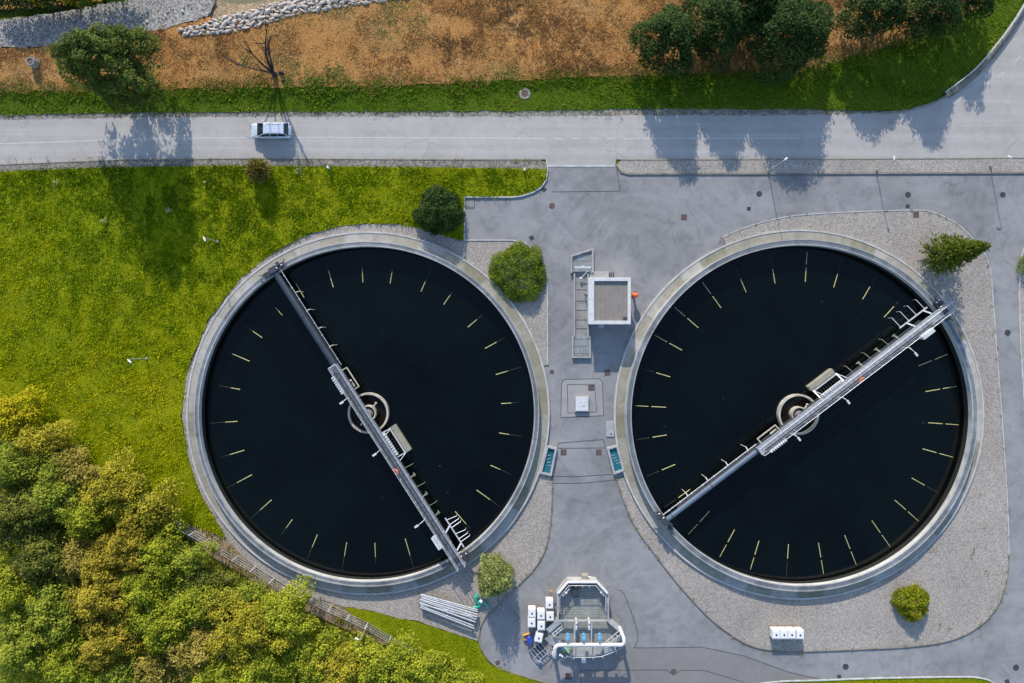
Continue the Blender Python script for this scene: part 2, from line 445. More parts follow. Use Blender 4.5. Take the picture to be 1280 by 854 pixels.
# ------------------------------------------------------------------ relief and sheets
def vnoise(x, y, s, seed=0):
    x = np.asarray(x, float) * s; y = np.asarray(y, float) * s
    xi = np.floor(x); yi = np.floor(y)
    fx = x - xi; fy = y - yi
    fx = fx * fx * (3 - 2 * fx); fy = fy * fy * (3 - 2 * fy)
    def h(a, b):
        v = np.sin(a * 127.1 + b * 311.7 + seed * 74.7) * 43758.5453
        return v - np.floor(v)
    return (h(xi, yi) * (1 - fx) + h(xi + 1, yi) * fx) * (1 - fy) + (h(xi, yi + 1) * (1 - fx) + h(xi + 1, yi + 1) * fx) * fy
def fbm(x, y, s, seed=0, octs=4):
    t = 0; a = 0.5
    for i in range(octs):
        t = t + a * vnoise(x, y, s * 2 ** i, seed + i * 13); a *= 0.5
    return t
def sstep(a, b, x):
    t = np.clip((np.asarray(x, float) - a) / (b - a), 0, 1)
    return t * t * (3 - 2 * t)
LINE = [(-1e4, 75), (-300, 75), (0, 62), (235, 44), (330, 24), (440, 4), (560, -30), (900, -120), (1e4, -3000)]
LX = np.array([P2(a, b)[0] for a, b in LINE]); LY = np.array([P2(a, b)[1] for a, b in LINE])
def bank(x, y):
    """the river bank falls away north-west of the meadow"""
    d = np.asarray(y, float) - np.interp(x, LX, LY)
    deep = 0.35 + 0.65 * sstep(-38, -30, x)
    return -1.0 * deep * sstep(0, 5, d) + 1.0 * sstep(28, 60, d)
def lawn_z(x, y):
    return 0.06 + 0.30 * fbm(x, y, 0.09, 3, 3) * 0.6 + 0.34 * (fbm(x, y, 0.55, 23, 4) - 0.46)
def meadow_z(x, y):
    return 0.04 + 0.28 * fbm(x, y, 0.22, 9, 4) + bank(x, y)
def verge_z(x, y):
    return 0.03 + 0.10 * fbm(x, y, 0.2, 5, 3)

def resample(poly, step, jitter=0.0, seed=0, closed=True):
    r = random.Random(seed)
    out = []
    n = len(poly)
    for i in range(n if closed else n - 1):
        a, b = Vector(poly[i]), Vector(poly[(i + 1) % n])
        L = (b - a).length
        m = max(1, int(L / step))
        for k in range(m):
            p = a.lerp(b, k / m)
            if jitter: p = p + Vector((r.uniform(-1, 1), r.uniform(-1, 1))) * jitter
            out.append((p.x, p.y))
    return out
def inside(poly, x, y):
    p = np.array(poly)
    c = np.zeros(len(x), bool)
    j = len(p) - 1
    for i in range(len(p)):
        xi, yi = p[i]; xj, yj = p[j]
        if yi != yj:
            c ^= ((yi > y) != (yj > y)) & (x < (xj - xi) * (y - yi) / (yj - yi) + xi)
        j = i
    return c
def patch(name, poly, zfn, mat, step=1.5, edge=0.7, jitter=0.0, kind='structure', seed=0):
    """a sheet over the outline, following zfn"""
    out = resample(poly, edge, jitter, seed)
    xs = np.array([p[0] for p in out]); ys = np.array([p[1] for p in out])
    gx, gy = np.meshgrid(np.arange(xs.min(), xs.max(), step), np.arange(ys.min(), ys.max(), step))
    gx = gx.ravel(); gy = gy.ravel()
    k = inside(out, gx, gy)
    vs = [Vector(p) for p in out] + [Vector((a, b)) for a, b in zip(gx[k], gy[k])]
    n = len(out)
    V, E, F, *_ = delaunay_2d_cdt(vs, [], [list(range(n))], 1, 1e-4)
    X = np.array([v.x for v in V]); Y = np.array([v.y for v in V])
    Z = zfn(X, Y) if callable(zfn) else np.full(len(X), zfn)
    me = bpy.data.meshes.new(name)
    fs = []
    for f in F:
        a, b, c = V[f[0]], V[f[1]], V[f[2]]
        fs.append(f if (b - a).cross(c - a) > 0 else list(f)[::-1])
    me.from_pydata(list(zip(X, Y, Z)), [], fs)
    me.polygons.foreach_set('use_smooth', [True] * len(me.polygons))
    me.update()
    o = link(name, me, mat)
    o['kind'] = kind
    return o
def sheet(name, poly, z, mat, kind='structure', holes=()):
    """flat sheet at height z"""
    loops = [[Vector((x, y, z)) for x, y in p] for p in (poly, *holes)]
    vs = [v for l in loops for v in l]
    fs = []
    for t in tessellate_polygon(loops):
        a, b, c = (vs[i] for i in t)
        fs.append(t if (b - a).cross(c - a).z > 0 else t[::-1])
    me = bpy.data.meshes.new(name)
    me.from_pydata([tuple(v) for v in vs], [], fs)
    o = link(name, me, mat)
    if kind: o['kind'] = kind
    return o
def ribbon(mb, pts, w, z0, z1, mat=0, closed=False):
    """box-section strip along a polyline"""
    pts = [Vector((p[0], p[1])) for p in pts]
    n = len(pts)
    L, Rr = [], []
    for i in range(n):
        a = pts[(i - 1) % n] if (closed or i > 0) else pts[i]
        b = pts[(i + 1) % n] if (closed or i < n - 1) else pts[i]
        d1 = (pts[i] - a); d2 = (b - pts[i])
        d = (d1.normalized() if d1.length > 1e-6 else Vector((0, 0))) + (d2.normalized() if d2.length > 1e-6 else Vector((0, 0)))
        d.normalize()
        nn = Vector((-d.y, d.x))
        k = 1.0
        if d1.length > 1e-6 and d2.length > 1e-6:
            k = 1 / max(0.5, abs(d.dot(d1.normalized())))
        L.append(pts[i] + nn * w / 2 * k); Rr.append(pts[i] - nn * w / 2 * k)
    vs = []
    for i in range(n):
        vs += [(L[i].x, L[i].y, z0), (Rr[i].x, Rr[i].y, z0), (Rr[i].x, Rr[i].y, z1), (L[i].x, L[i].y, z1)]
    fs = []
    for i in range(n if closed else n - 1):
        j = (i + 1) % n
        a, b = 4 * i, 4 * j
        fs += [(a + 3, a + 2, b + 2, b + 3), (a + 0, a + 3, b + 3, b + 0), (a + 2, a + 1, b + 1, b + 2)]
    if not closed: fs += [(0, 1, 2, 3), (4 * n - 1, 4 * n - 2, 4 * n - 3, 4 * n - 4)]
    mb._add(vs, fs, mat)
    return mb
def smooth_line(pts, sub=6, closed=False):
    """Catmull-Rom through the points"""
    pts = [Vector(p) for p in pts]
    n = len(pts)
    out = []
    rngi = range(n if closed else n - 1)
    for i in rngi:
        p0 = pts[(i - 1) % n] if (closed or i > 0) else pts[0]
        p1 = pts[i]; p2 = pts[(i + 1) % n]
        p3 = pts[(i + 2) % n] if (closed or i < n - 2) else pts[-1]
        for k in range(sub):
            t = k / sub
            out.append(0.5 * ((2 * p1) + (p2 - p0) * t + (2 * p0 - 5 * p1 + 4 * p2 - p3) * t * t + (3 * p1 - p0 - 3 * p2 + p3) * t ** 3))
    if not closed: out.append(pts[-1])
    return [tuple(p) for p in out]
def PP(lst, z=0.0):
    return [P2(a, b, z) for a, b in lst]

# ------------------------------------------------------------------ leaves
def leaf_mesh(name, pos, nrm, size, tint, mat, parent=None, kind=None, aspect=0.62, along=None, bend=0.25):
    """one small bent leaf-shaped face pair at each point"""
    n = len(pos)
    nrm = nrm / np.maximum(1e-6, np.linalg.norm(nrm, axis=1, keepdims=True))
    if along is None: along = rng.normal(size=(n, 3))
    a = along - nrm * np.sum(along * nrm, axis=1, keepdims=True)
    a = a / np.maximum(1e-6, np.linalg.norm(a, axis=1, keepdims=True))
    b = np.cross(nrm, a)
    s = size[:, None]
    v = np.empty((n, 4, 3))
    v[:, 0] = pos - a * s * 0.5
    v[:, 1] = pos + b * s * aspect * 0.5 + nrm * s * bend * 0.5
    v[:, 2] = pos + a * s * 0.5
    v[:, 3] = pos - b * s * aspect * 0.5 + nrm * s * bend * 0.5
    idx = np.arange(n)[:, None] * 4
    tris = np.concatenate([idx + np.array([[0, 1, 2]]), idx + np.array([[0, 2, 3]])], axis=1).reshape(-1, 3)
    return tri_mesh(name, v.reshape(-1, 3), tris, np.repeat(tint, 4), mat, parent, kind)
def tri_mesh(name, v, tris, tint, mat, parent=None, kind=None):
    me = bpy.data.meshes.new(name)
    nv, nf = len(v), len(tris)
    me.vertices.add(nv); me.vertices.foreach_set('co', v.astype(np.float32).ravel())
    me.loops.add(nf * 3); me.loops.foreach_set('vertex_index', tris.astype(np.int32).ravel())
    me.polygons.add(nf); me.polygons.foreach_set('loop_start', np.arange(0, nf * 3, 3, dtype=np.int32))
    at = me.attributes.new('tint', 'FLOAT', 'POINT'); at.data.foreach_set('value', tint.astype(np.float32))
    me.update(calc_edges=True)
    me.validate()
    o = link(name, me, mat, parent)
    if kind: o['kind'] = kind
    return o
def tufts(name, poly, density, zfn, h, w, mat, tint_fn, lean=0.5, kind='stuff', blades=3, mask=None):
    """grass: three leaning blades at each spot"""
    p = np.array(poly)
    x0, y0 = p.min(0); x1, y1 = p.max(0)
    x0 = max(x0, -66); x1 = min(x1, 66); y0 = max(y0, -46); y1 = min(y1, 46)
    n = int((x1 - x0) * (y1 - y0) * density)
    x = rng.uniform(x0, x1, n); y = rng.uniform(y0, y1, n)
    k = inside(poly, x, y)
    if mask is not None: k &= mask(x, y) > rng.uniform(0, 1, n)
    x = np.repeat(x[k], blades); y = np.repeat(y[k], blades)
    n = len(x)
    x = x + rng.normal(0, w * 0.7, n); y = y + rng.normal(0, w * 0.7, n)
    z = zfn(x, y) if callable(zfn) else np.full(n, zfn)
    hh = h * rng.uniform(0.5, 1.3, n) * (0.35 + 2.4 * np.clip(fbm(x, y, 0.8, 31, 4) - 0.32, 0, 1))
    ww = w * rng.uniform(0.5, 1.3, n)
    th = rng.uniform(0, 2 * math.pi, n); ph = rng.uniform(0, 2 * math.pi, n); l = hh * lean * rng.uniform(0.2, 1.6, n)
    v = np.empty((n, 3, 3))
    cx, sx = np.cos(th) * ww / 2, np.sin(th) * ww / 2
    v[:, 0] = np.stack([x - cx, y - sx, z - 0.02], 1)
    v[:, 1] = np.stack([x + cx, y + sx, z - 0.02], 1)
    v[:, 2] = np.stack([x + np.cos(ph) * l, y + np.sin(ph) * l, z + hh], 1)
    tris = np.arange(n * 3).reshape(-1, 3)
    t = np.clip(tint_fn(x, y) + rng.normal(0, 0.075, n), 0, 1)
    return tri_mesh(name, v.reshape(-1, 3), tris, np.repeat(t, 3), mat, None, kind)
# ================================================================== THE SETTING
# tank centres (metres) and radii
TANKS = [dict(c=(-179.3 / K, -89.3 / K), R=226.3 / K, ro=213.0 / K, ri=206.7 / K, ang=math.atan2(-247, 158), n='left'),
         dict(c=(357.4 / K, -91.0 / K), R=230.5 / K, ro=217.3 / K, ri=210.0 / K, ang=R_(37.3), n='right')]

# ground: one sheet to the horizon, finer near the plant
def axis(lo, hi, step, far):
    a = list(np.arange(lo, hi + 1e-6, step))
    k, s = [], step
    x = hi
    while x < far:
        s *= 1.35; x += s; k.append(x)
    l, s, x = [], step, lo
    while x > -far:
        s *= 1.35; x -= s; l.append(x)
    return np.array(l[::-1] + a + k)
ax_, ay_ = axis(-75, 75, 1.5, 2500), axis(-60, 70, 1.5, 2500)
GX, GY = np.meshgrid(ax_, ay_)
GZ = -0.06 + bank(GX, GY) - 0.12 * (bank(GX, GY) < -0.05)
for t in TANKS: GZ = np.where(np.hypot(GX - t['c'][0], GY - t['c'][1]) < t['R'] - 0.2, -3.0, GZ)
nx, ny = len(ax_), len(ay_)
idx = np.arange(nx * ny).reshape(ny, nx)
q = np.stack([idx[:-1, :-1], idx[:-1, 1:], idx[1:, 1:], idx[1:, :-1]], -1).reshape(-1, 4)
me = bpy.data.meshes.new('ground')
me.from_pydata(list(zip(GX.ravel(), GY.ravel(), GZ.ravel())), [], q.tolist())
g = link('ground', me, M['ground']); g['kind'] = 'structure'

def arc(t, a0, a1, r, n=60):
    """arc round a tank; angles measured in the photograph (clockwise from east)"""
    return [(t['c'][0] + r * math.cos(-(a0 + (a1 - a0) * k / n)), t['c'][1] + r * math.sin(-(a0 + (a1 - a0) * k / n))) for k in range(n + 1)]
def pang(t, px, py):
    x, y = P2(px, py)
    return -math.atan2(y - t['c'][1], x - t['c'][0])
TL, TR = TANKS
# paved yard and the public road
yard_poly = PP([(580, 246), (640, 246), (668, 238), (683, 224), (684, 205), (770, 205), (900, 205), (1900, 203), (1900, 1300), (760, 1300), (700, 862), (640, 840),
                (612, 828), (600, 812), (596, 792), (606, 773), (630, 748), (655, 724), (668, 710), (682, 685), (689, 645), (690, 597)]) + arc(TL, pang(TL, 690, 597), pang(TL, 684.5, 456), TL['R'] - 0.2, 30) + PP([(684, 380), (683, 345), (678, 328), (668, 313), (655, 303.5), (640, 302), (580, 302)])
sheet('yard', yard_poly, 0.0, M['yard'], holes=[arc(TR, 0, 2 * math.pi, TR['R'] - 0.2, 120)[:-1]])
road_poly = PP([(-1500, 190), (-400, 159), (-200, 154), (0, 147), (150, 143), (300, 142), (640, 141), (800, 138), (1000, 139), (1100, 141)]
               + smooth_line([(1100, 141), (1132, 139), (1165, 130), (1192, 115), (1217, 96), (1242, 70), (1264, 38), (1300, -20), (1350, -110), (1400, -220)], 4)
               + [(1900, -220), (1900, 196), (1280, 198), (1000, 199), (770, 199.5), (769, 207), (684, 207), (683, 199.5), (500, 199), (300, 198), (150, 200), (0, 206), (-200, 215), (-400, 226), (-1500, 262)])
sheet('road', road_poly, 0.008, M['road'])
# dusty gravel edge north of the road
e1 = [(-1200, 174), (-300, 151), (0, 142), (150, 139), (300, 138.5), (640, 137.5), (760, 134.5), (800, 134), (1000, 135.5), (1080, 137.5)]
e2 = [(1115, 141.5), (1000, 144), (800, 144), (640, 146), (300, 146), (150, 147), (0, 150), (-300, 160), (-1200, 185)]
patch('road_shoulder', PP(e1 + e2), 0.014, M['strip'], 4, 0.35, 0.10, seed=4)
# gravel strips between the road and the plant
sheet('gravel_strip', PP([(-1200, 254), (-300, 221), (0, 206), (150, 200), (300, 198.3), (500, 199.3), (672, 200), (683, 203), (683, 212), (640, 211), (500, 209), (300, 207.5), (150, 209.5), (0, 215), (-300, 230), (-1200, 262)]), 0.05, M['strip'])
sheet('gravel_strip', PP([(771, 206), (776, 201), (784, 199.5), (1000, 199), (1280, 197.5), (1500, 196), (1500, 214), (1280, 215.5), (1000, 216.5), (784, 217), (776, 214)]), 0.10, M['gravel'])
mb = MB()
ribbon(mb, PP([(683, 200), (684.5, 212), (683, 225), (676, 235), (666, 241), (652, 245.5), (640, 246.8), (580.5, 246.8), (580.5, 300.5), (640, 300.5), (655, 303.5), (668, 313), (678, 328), (683.5, 345), (684.5, 380), (684.5, 440), (684.5, 456)]), 0.14, -0.02, 0.16)
ribbon(mb, PP([(684, 207.6), (720, 207.6), (769, 207.6)]), 0.22, -0.02, 0.03)
mb.build('kerb', M['kerb'])['kind'] = 'structure'
mb = MB()
ribbon(mb, PP([(676, 200.6), (600, 200.3), (500, 199.6), (300, 198.6), (150, 200.3), (0, 206.3), (-300, 221)]), 0.10, -0.02, 0.085)
ribbon(mb, PP([(770, 206), (776, 215.5), (785, 218), (1000, 217.5), (1280, 216.5), (1500, 215)]), 0.14, -0.02, 0.125)  # dark tone paints the shade along this south edge
ribbon(mb, PP([(776, 200.6), (900, 200), (1100, 199.2), (1280, 198), (1500, 196.5)]), 0.10, -0.02, 0.13)
mb.build('kerb', M['kerb_brown_shade'])['kind'] = 'structure'

# gravel beds round the tanks
bed_edge_r = smooth_line([(903, 297), (935, 283.5), (985, 271), (1050, 266), (1140, 263), (1166, 266), (1195, 280), (1222, 306), (1236, 333), (1240, 370), (1246, 450), (1253, 540), (1259, 640), (1260, 705),
                          (1255, 737), (1240, 766), (1215, 788), (1180, 802), (1130, 808.5), (1080, 811), (1000, 814), (962, 812), (930, 803), (890, 775), (850, 733), (815, 688), (795, 660), (783, 635), (771, 600)], 5)
a1 = pang(TR, 771, 600); a0 = pang(TR, 903, 297)
if a0 < 0: a0 += 2 * math.pi
bed_r = PP(bed_edge_r) + arc(TR, a1, a0 - 2 * math.pi, TR['R'] - 0.25, 140)
sheet('gravel_bed', bed_r, 0.10, M['gravel'])
nk = 65
mb = MB(); ribbon(mb, PP(bed_edge_r[:nk]), 0.11, -0.02, 0.14); mb.build('kerb', M['kerb'])['kind'] = 'structure'
mb = MB(); ribbon(mb, PP(bed_edge_r[nk - 1:]), 0.11, -0.02, 0.135); mb.build('kerb', M['kerb_brown_shade'])['kind'] = 'structure'  # south and west stretch toned dark, its shade put into the colour
bed_edge_l = smooth_line([(690, 597), (689, 645), (682, 685), (668, 710), (655, 724), (630, 748), (606, 773), (600, 786)], 5)
lawn_edge = [(597, 801), (560, 789), (522, 776), (500, 773), (470, 764.5), (425, 757), (400, 749), (370, 738), (330, 717), (300, 692), (283, 672), (265, 642), (249, 613), (235, 570), (227.5, 520),
             (231, 478), (238, 454), (262, 399), (300, 349), (340, 317), (380, 295), (420, 284), (457, 279.5), (500, 280.5), (530, 287), (560, 296.5), (580, 301)]
aN = pang(TL, 686, 470); aS = pang(TL, 690, 597)
bed_l = PP(bed_edge_l) + resample(PP(lawn_edge), 0.5, 0.04, 3, False) + PP([(580, 300.5), (640, 300.5), (655, 303.5), (668, 313), (678, 328), (683.5, 345), (684.5, 380), (684.5, 456)]) \
    + arc(TL, pang(TL, 684.5, 456), aS - 2 * math.pi, TL['R'] - 0.25, 140)
# split off the closing jump of the resampled line
sheet('gravel_bed', bed_l, 0.09, M['gravel'])
mb = MB(); ribbon(mb, PP(bed_edge_l + smooth_line([(600, 786), (599, 800), (604, 815), (614, 828), (630, 837), (660, 847), (690, 856), (740, 880)], 4)), 0.11, -0.02, 0.13)
mb.build('kerb', M['kerb_brown_shade'])['kind'] = 'structure'  # shaded side of this kerb painted by the dark tone
# bed at the right edge of the yard and the grass strip at the bottom
sheet('gravel_bed', PP([(1300, 285), (1284, 304), (1276.5, 322), (1273.5, 350), (1274.5, 420), (1278, 480), (1283, 560), (1292, 640), (1400, 640), (1400, 285)]), 0.10, M['gravel'])
mb = MB(); ribbon(mb, PP(smooth_line([(1300, 285), (1284, 304), (1276.5, 322), (1273.5, 350), (1274.5, 420), (1278, 480), (1283, 560), (1292, 640)], 4)), 0.13, -0.02, 0.14)
ribbon(mb, PP(smooth_line([(900, 866), (960, 853), (1030, 850), (1100, 847.5), (1200, 846), (1228, 848), (1242, 854), (1256, 870)], 4)), 0.13, -0.02, 0.13)
mb.build('kerb', M['kerb'])['kind'] = 'structure'
strip_poly = PP(smooth_line([(900, 866), (960, 853), (1030, 850), (1100, 847.5), (1200, 846), (1228, 848), (1242, 854), (1256, 870)], 4) + [(1300, 1300), (850, 1300)])
sheet('lawn', strip_poly, 0.05, M['lawn'])

# green and dry vegetation sheets
lawn_w = PP([(-900, 252), (-300, 229), (0, 214.5), (150, 209), (300, 207.5), (500, 209), (640, 211), (683, 212.5), (682, 224), (675, 234), (665, 240), (652, 244.5), (640, 246), (580, 246), (580, 300)]) \
    + resample(PP(lawn_edge[10:]), 0.6, 0.06, 5, False)[::-1] + PP([(283, 672), (262, 663), (230, 652), (205, 638), (150, 600), (60, 560), (0, 530), (-300, 480), (-900, 470)])
patch('lawn', lawn_w, lawn_z, M['lawn'], 0.5, 0.5, 0.05, seed=2)
lawn_s = PP([(428, 757.5), (470, 765), (500, 773.5), (522, 776.5), (560, 789.5), (597, 802), (602, 815), (612, 829), (630, 838), (660, 848), (690, 857), (740, 882), (760, 1200), (560, 1200), (500, 806), (484, 797), (462, 781), (440, 768)])
patch('lawn', lawn_s, lambda x, y: 0.06 + 0.08 * fbm(x, y, 0.3, 8, 3), M['lawn'], 1.4, 0.5, 0.06, seed=12)
sand_poly = PP([(205, 637), (230, 651), (262, 662), (285, 674), (302, 693), (331, 718), (371, 739), (400, 750), (428, 758), (442, 769), (463, 783), (486, 798), (482, 806), (455, 796), (430, 786), (390, 767), (340, 742), (300, 716), (262, 694), (225, 664), (200, 646)])
patch('footpath', sand_poly, 0.035, M['sand'], 2, 0.4, 0.10, seed=6)
VM = [(-900, 130), (-300, 117), (0, 115.5), (100, 115), (200, 112), (340, 110), (500, 107.5), (640, 101), (700, 98.5), (800, 94), (900, 91.5), (1000, 88), (1040, 78), (1080, 68), (1130, 52), (1165, 36), (1205, 18), (1240, 4), (1262, -40), (1330, -150)]
verge_poly = PP(VM + [(1420, -215), (1390, -200), (1345, -110), (1296, -20), (1260, 37), (1238, 68), (1213, 94), (1189, 113), (1163, 128), (1130, 137), (1100, 139), (1000, 137), (800, 136), (640, 139), (300, 140), (150, 141), (0, 144), (-300, 153), (-900, 167)])
patch('verge', verge_poly, verge_z, M['verge'], 1.6, 0.45, 0.10, seed=9)
meadow_poly = PP(VM[::-1] + [(-900, 78), (-300, 78), (0, 61), (40, 61), (90, 54), (150, 45), (200, 38), (240, 28), (262, 21), (266, 25), (260, 32), (236, 40), (270, 36), (330, 22), (440, 2), (520, -20), (560, -40), (600, -260), (1262, -260)])
patch('meadow', meadow_poly, meadow_z, M['meadow'], 1.2, 0.5, 0.12, seed=10)
patch('meadow', PP([(-900, 30), (-300, 20), (0, 12), (60, 8), (130, 0), (170, -8), (170, -260), (-900, -260)]), lambda x, y: meadow_z(x, y) + 0.12, M['meadow'], 1.5, 0.5, 0.12, seed=15)
peb_poly = PP([(-900, 78), (-300, 78), (0, 61), (40, 61), (90, 54), (150, 45), (200, 38), (240, 28), (262, 21), (268, 2), (258, -260), (150, -260), (165, -6), (130, 4), (90, 12), (40, 20), (0, 25), (-300, 40), (-900, 40)])
peb_z = lambda x, y: meadow_z(x, y) + 0.05
patch('pebble_bank', peb_poly, peb_z, M['pebbles'], 1.2, 0.5, 0.15, seed=16)
sheet('water', PP([(240, -2500), (258, 30), (300, 30), (460, 10), (600, -40), (640, -2500)], -0.72), -0.62, M['river'])

patch('sandbank', PP([(250, 30), (264, 0), (270, -30), (330, -20), (460, -20), (480, -4), (440, 6), (330, 26), (270, 38)]), lambda x, y: -0.06 + bank(x, y) - 0.12 * (bank(x, y) < -0.05) + 0.06, M['sand'], 1.2, 0.5, 0.1, seed=18)
# tar joints, lane paint, older asphalt
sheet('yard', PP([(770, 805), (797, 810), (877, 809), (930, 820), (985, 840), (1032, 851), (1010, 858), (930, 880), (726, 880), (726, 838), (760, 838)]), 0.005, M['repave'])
sheet('yard', PP([(701, 521), (702, 479), (705, 474.5), (749, 473.5), (753, 477), (754.5, 519.5)]), 0.005, M['slab_paving'])
joints = [[(701, 521), (702, 479), (705, 474.5), (749, 473.5), (753, 477), (754.5, 519.5), (701.5, 522.5)], [(709, 481), (743, 481), (746, 515), (710, 516.5), (709, 481)],
          [(697, 560), (698, 554), (754, 549.5), (757, 559)], [(696.5, 560.5), (757.5, 560)], [(689, 595.5), (720, 596), (765, 593)], [(689, 604.5), (730, 604), (768, 600)],
          [(797, 810), (877, 809), (930, 820), (985, 840), (1032, 851)], [(726, 856), (726, 838), (833, 837.5), (836, 840.5), (848, 840.5), (851, 838), (880, 838), (930, 853)],
          [(772, 738.5), (776, 737.5), (781, 744), (789, 765), (797, 790), (797.5, 800), (793, 809.5), (797, 810)], [(690, 240), (775, 239)], [(770.5, 212), (775.5, 239)],
          [(688, 836), (696, 812)], [(580, 259), (593, 259)], [(593, 247), (593, 261), (582, 261)]]
mb = MB()
for j in joints: ribbon(mb, PP(j), 0.07, 0.001, 0.010)
mb.build('pavement_joint', M['joint'])['kind'] = 'structure'
mb = MB()
def lane(pts, w): ribbon(mb, PP(pts), w, 0.009, 0.013)
lane([(-300, 189), (0, 180), (150, 175), (250, 172.6), (400, 171.8), (682, 173)], 0.11)
for a, b in ((693, 703), (715, 725), (737, 748), (758, 768)): lane([(a, 173.2), (b, 173.4)], 0.13)
lane([(778, 173.6), (1000, 173)], 0.11)
for a, b in (((1232, 107), (1236, 103)), ((1248, 96), (1255, 90)), ((1268, 78), (1276, 70))): lane([a, b], 0.14)
mb.build('road_markings', M['paint'])['kind'] = 'structure'

# ================================================================== TANKS
WZ = -0.35      # water level
def build_tank(t, label):
    r = random.Random(len(t['n']))
    R, ro, ri = t['R'], t['ro'], t['ri']
    root = thing('clarifier_tank', label, 'settling tank', (t['c'][0], t['c'][1], 0))
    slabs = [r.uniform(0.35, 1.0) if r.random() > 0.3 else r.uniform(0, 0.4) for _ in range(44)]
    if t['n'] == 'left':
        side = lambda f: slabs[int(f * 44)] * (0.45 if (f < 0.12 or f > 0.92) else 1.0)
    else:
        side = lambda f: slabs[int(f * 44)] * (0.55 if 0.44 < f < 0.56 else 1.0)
    mb = MB()
    mb.lathe([(ri, -0.9), (ri, 0.42), (ri, 1.05)], 240, [1, 0])
    mb.lathe([(ro, 1.05), (ro, 0.25)], 240, [0])
    mb.build('wall', [M['tank_wall'], M['slime']], root)
    mb = MB()
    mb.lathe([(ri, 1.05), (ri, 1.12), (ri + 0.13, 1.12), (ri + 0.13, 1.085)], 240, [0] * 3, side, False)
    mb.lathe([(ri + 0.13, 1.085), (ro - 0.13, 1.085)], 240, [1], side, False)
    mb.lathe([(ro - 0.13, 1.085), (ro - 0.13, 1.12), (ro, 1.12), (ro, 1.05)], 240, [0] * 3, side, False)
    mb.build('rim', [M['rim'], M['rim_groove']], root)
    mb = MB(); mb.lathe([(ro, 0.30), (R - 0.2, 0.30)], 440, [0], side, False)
    LB = mb
    mb = MB(); mb.lathe([(R - 0.2, 0.30), (R - 0.2, 0.35), (R, 0.35), (R, -0.05)], 240, [0] * 3, None, False)
    mb.build('edge_lip', M['ledge_lip'], root)
    for k in range(44):
        a = 2 * math.pi * k / 44
        LB.box(((ro + R - 0.2) / 2 * math.cos(a), (ro + R - 0.2) / 2 * math.sin(a), 0.2985), (R - 0.2 - ro, 0.035, 0.01), a, mat=1)
    LB.build('ledge', [M['ledge'], M['concrete_dk']], root)
    # radial effluent pipes just under and at the surface
    for k in range(28):
        a = R_(90) - R_(-3.1 if t['n'] == 'left' else 3.4) - R_(12.857) * k
        a += R_(r.uniform(-0.9, 0.9))
        c, s = math.cos(a), math.sin(a)
        r0 = 15.45 + r.uniform(-0.15, 0.15)
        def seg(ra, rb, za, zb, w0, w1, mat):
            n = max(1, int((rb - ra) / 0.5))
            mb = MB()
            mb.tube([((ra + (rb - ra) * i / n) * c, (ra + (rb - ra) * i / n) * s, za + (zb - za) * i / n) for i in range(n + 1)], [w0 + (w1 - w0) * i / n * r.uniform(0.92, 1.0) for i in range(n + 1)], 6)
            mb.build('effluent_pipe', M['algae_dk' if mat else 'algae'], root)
        if t['n'] == 'left':
            l1 = r.uniform(1.1, 2.2)
            seg(r0, r0 + l1, WZ + 0.025, WZ + 0.01, 0.055, 0.042, 0)
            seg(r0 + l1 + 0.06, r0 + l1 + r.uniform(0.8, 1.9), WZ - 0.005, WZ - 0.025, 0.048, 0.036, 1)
        else:
            seg(r0, r0 + 1.7, WZ + 0.02, WZ + 0.015, 0.052, 0.05, 0)
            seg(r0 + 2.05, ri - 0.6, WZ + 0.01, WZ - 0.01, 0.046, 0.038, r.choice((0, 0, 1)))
    # feed well in the middle
    mb = MB()
    mb.lathe([(2.16, -0.6), (2.16, 0.3), (2.38, 0.3), (2.38, -0.6)], 72, [0] * 3, None, False)
    fw = mb.build('feed_well', M['feedwell'], root)
    mb = MB(); mb.lathe([(0.79, -0.6), (0.79, 0.5), (0.94, 0.5), (0.94, -0.6)], 48, [0] * 3, None, False)
    mb.build('inner_ring', M['feedwell'], fw)
    mb = MB(); mb.lathe([(0.30, -0.5), (0.30, 0.7), (0.42, 0.7), (0.42, 0.3), (0.55, 0.3), (0.55, -0.5)], 40, [0] * 5, None, False); mb.cyl((0, 0), 0.3, 0.0, 0.72, 32)
    mb.build('centre_column', M['concrete_dk'], fw)
    mb = MB(); mb.lathe([(0.001, WZ + 0.02), (2.16, WZ + 0.02)], 72, [0])
    mb.build('inlet_water', M['well_water'], fw)
    for a in (0.9, 4.2):
        mb = MB(); mb.bar((0.95 * math.cos(a), 0.95 * math.sin(a), 0.5), (1.5 * math.cos(a), 1.5 * math.sin(a), 0.3), 0.12, 0.12); mb.sphere((1.5 * math.cos(a), 1.5 * math.sin(a), 0.36), 0.14)
        mb.build('nozzle', M['feedwell'], fw)
    mb = MB(); mb.lathe([(0.001, WZ), (ri, WZ)], 128, [0])
    w = mb.build('water', M['water']); w.location = (t['c'][0], t['c'][1], 0); w['kind'] = 'structure'
    return root

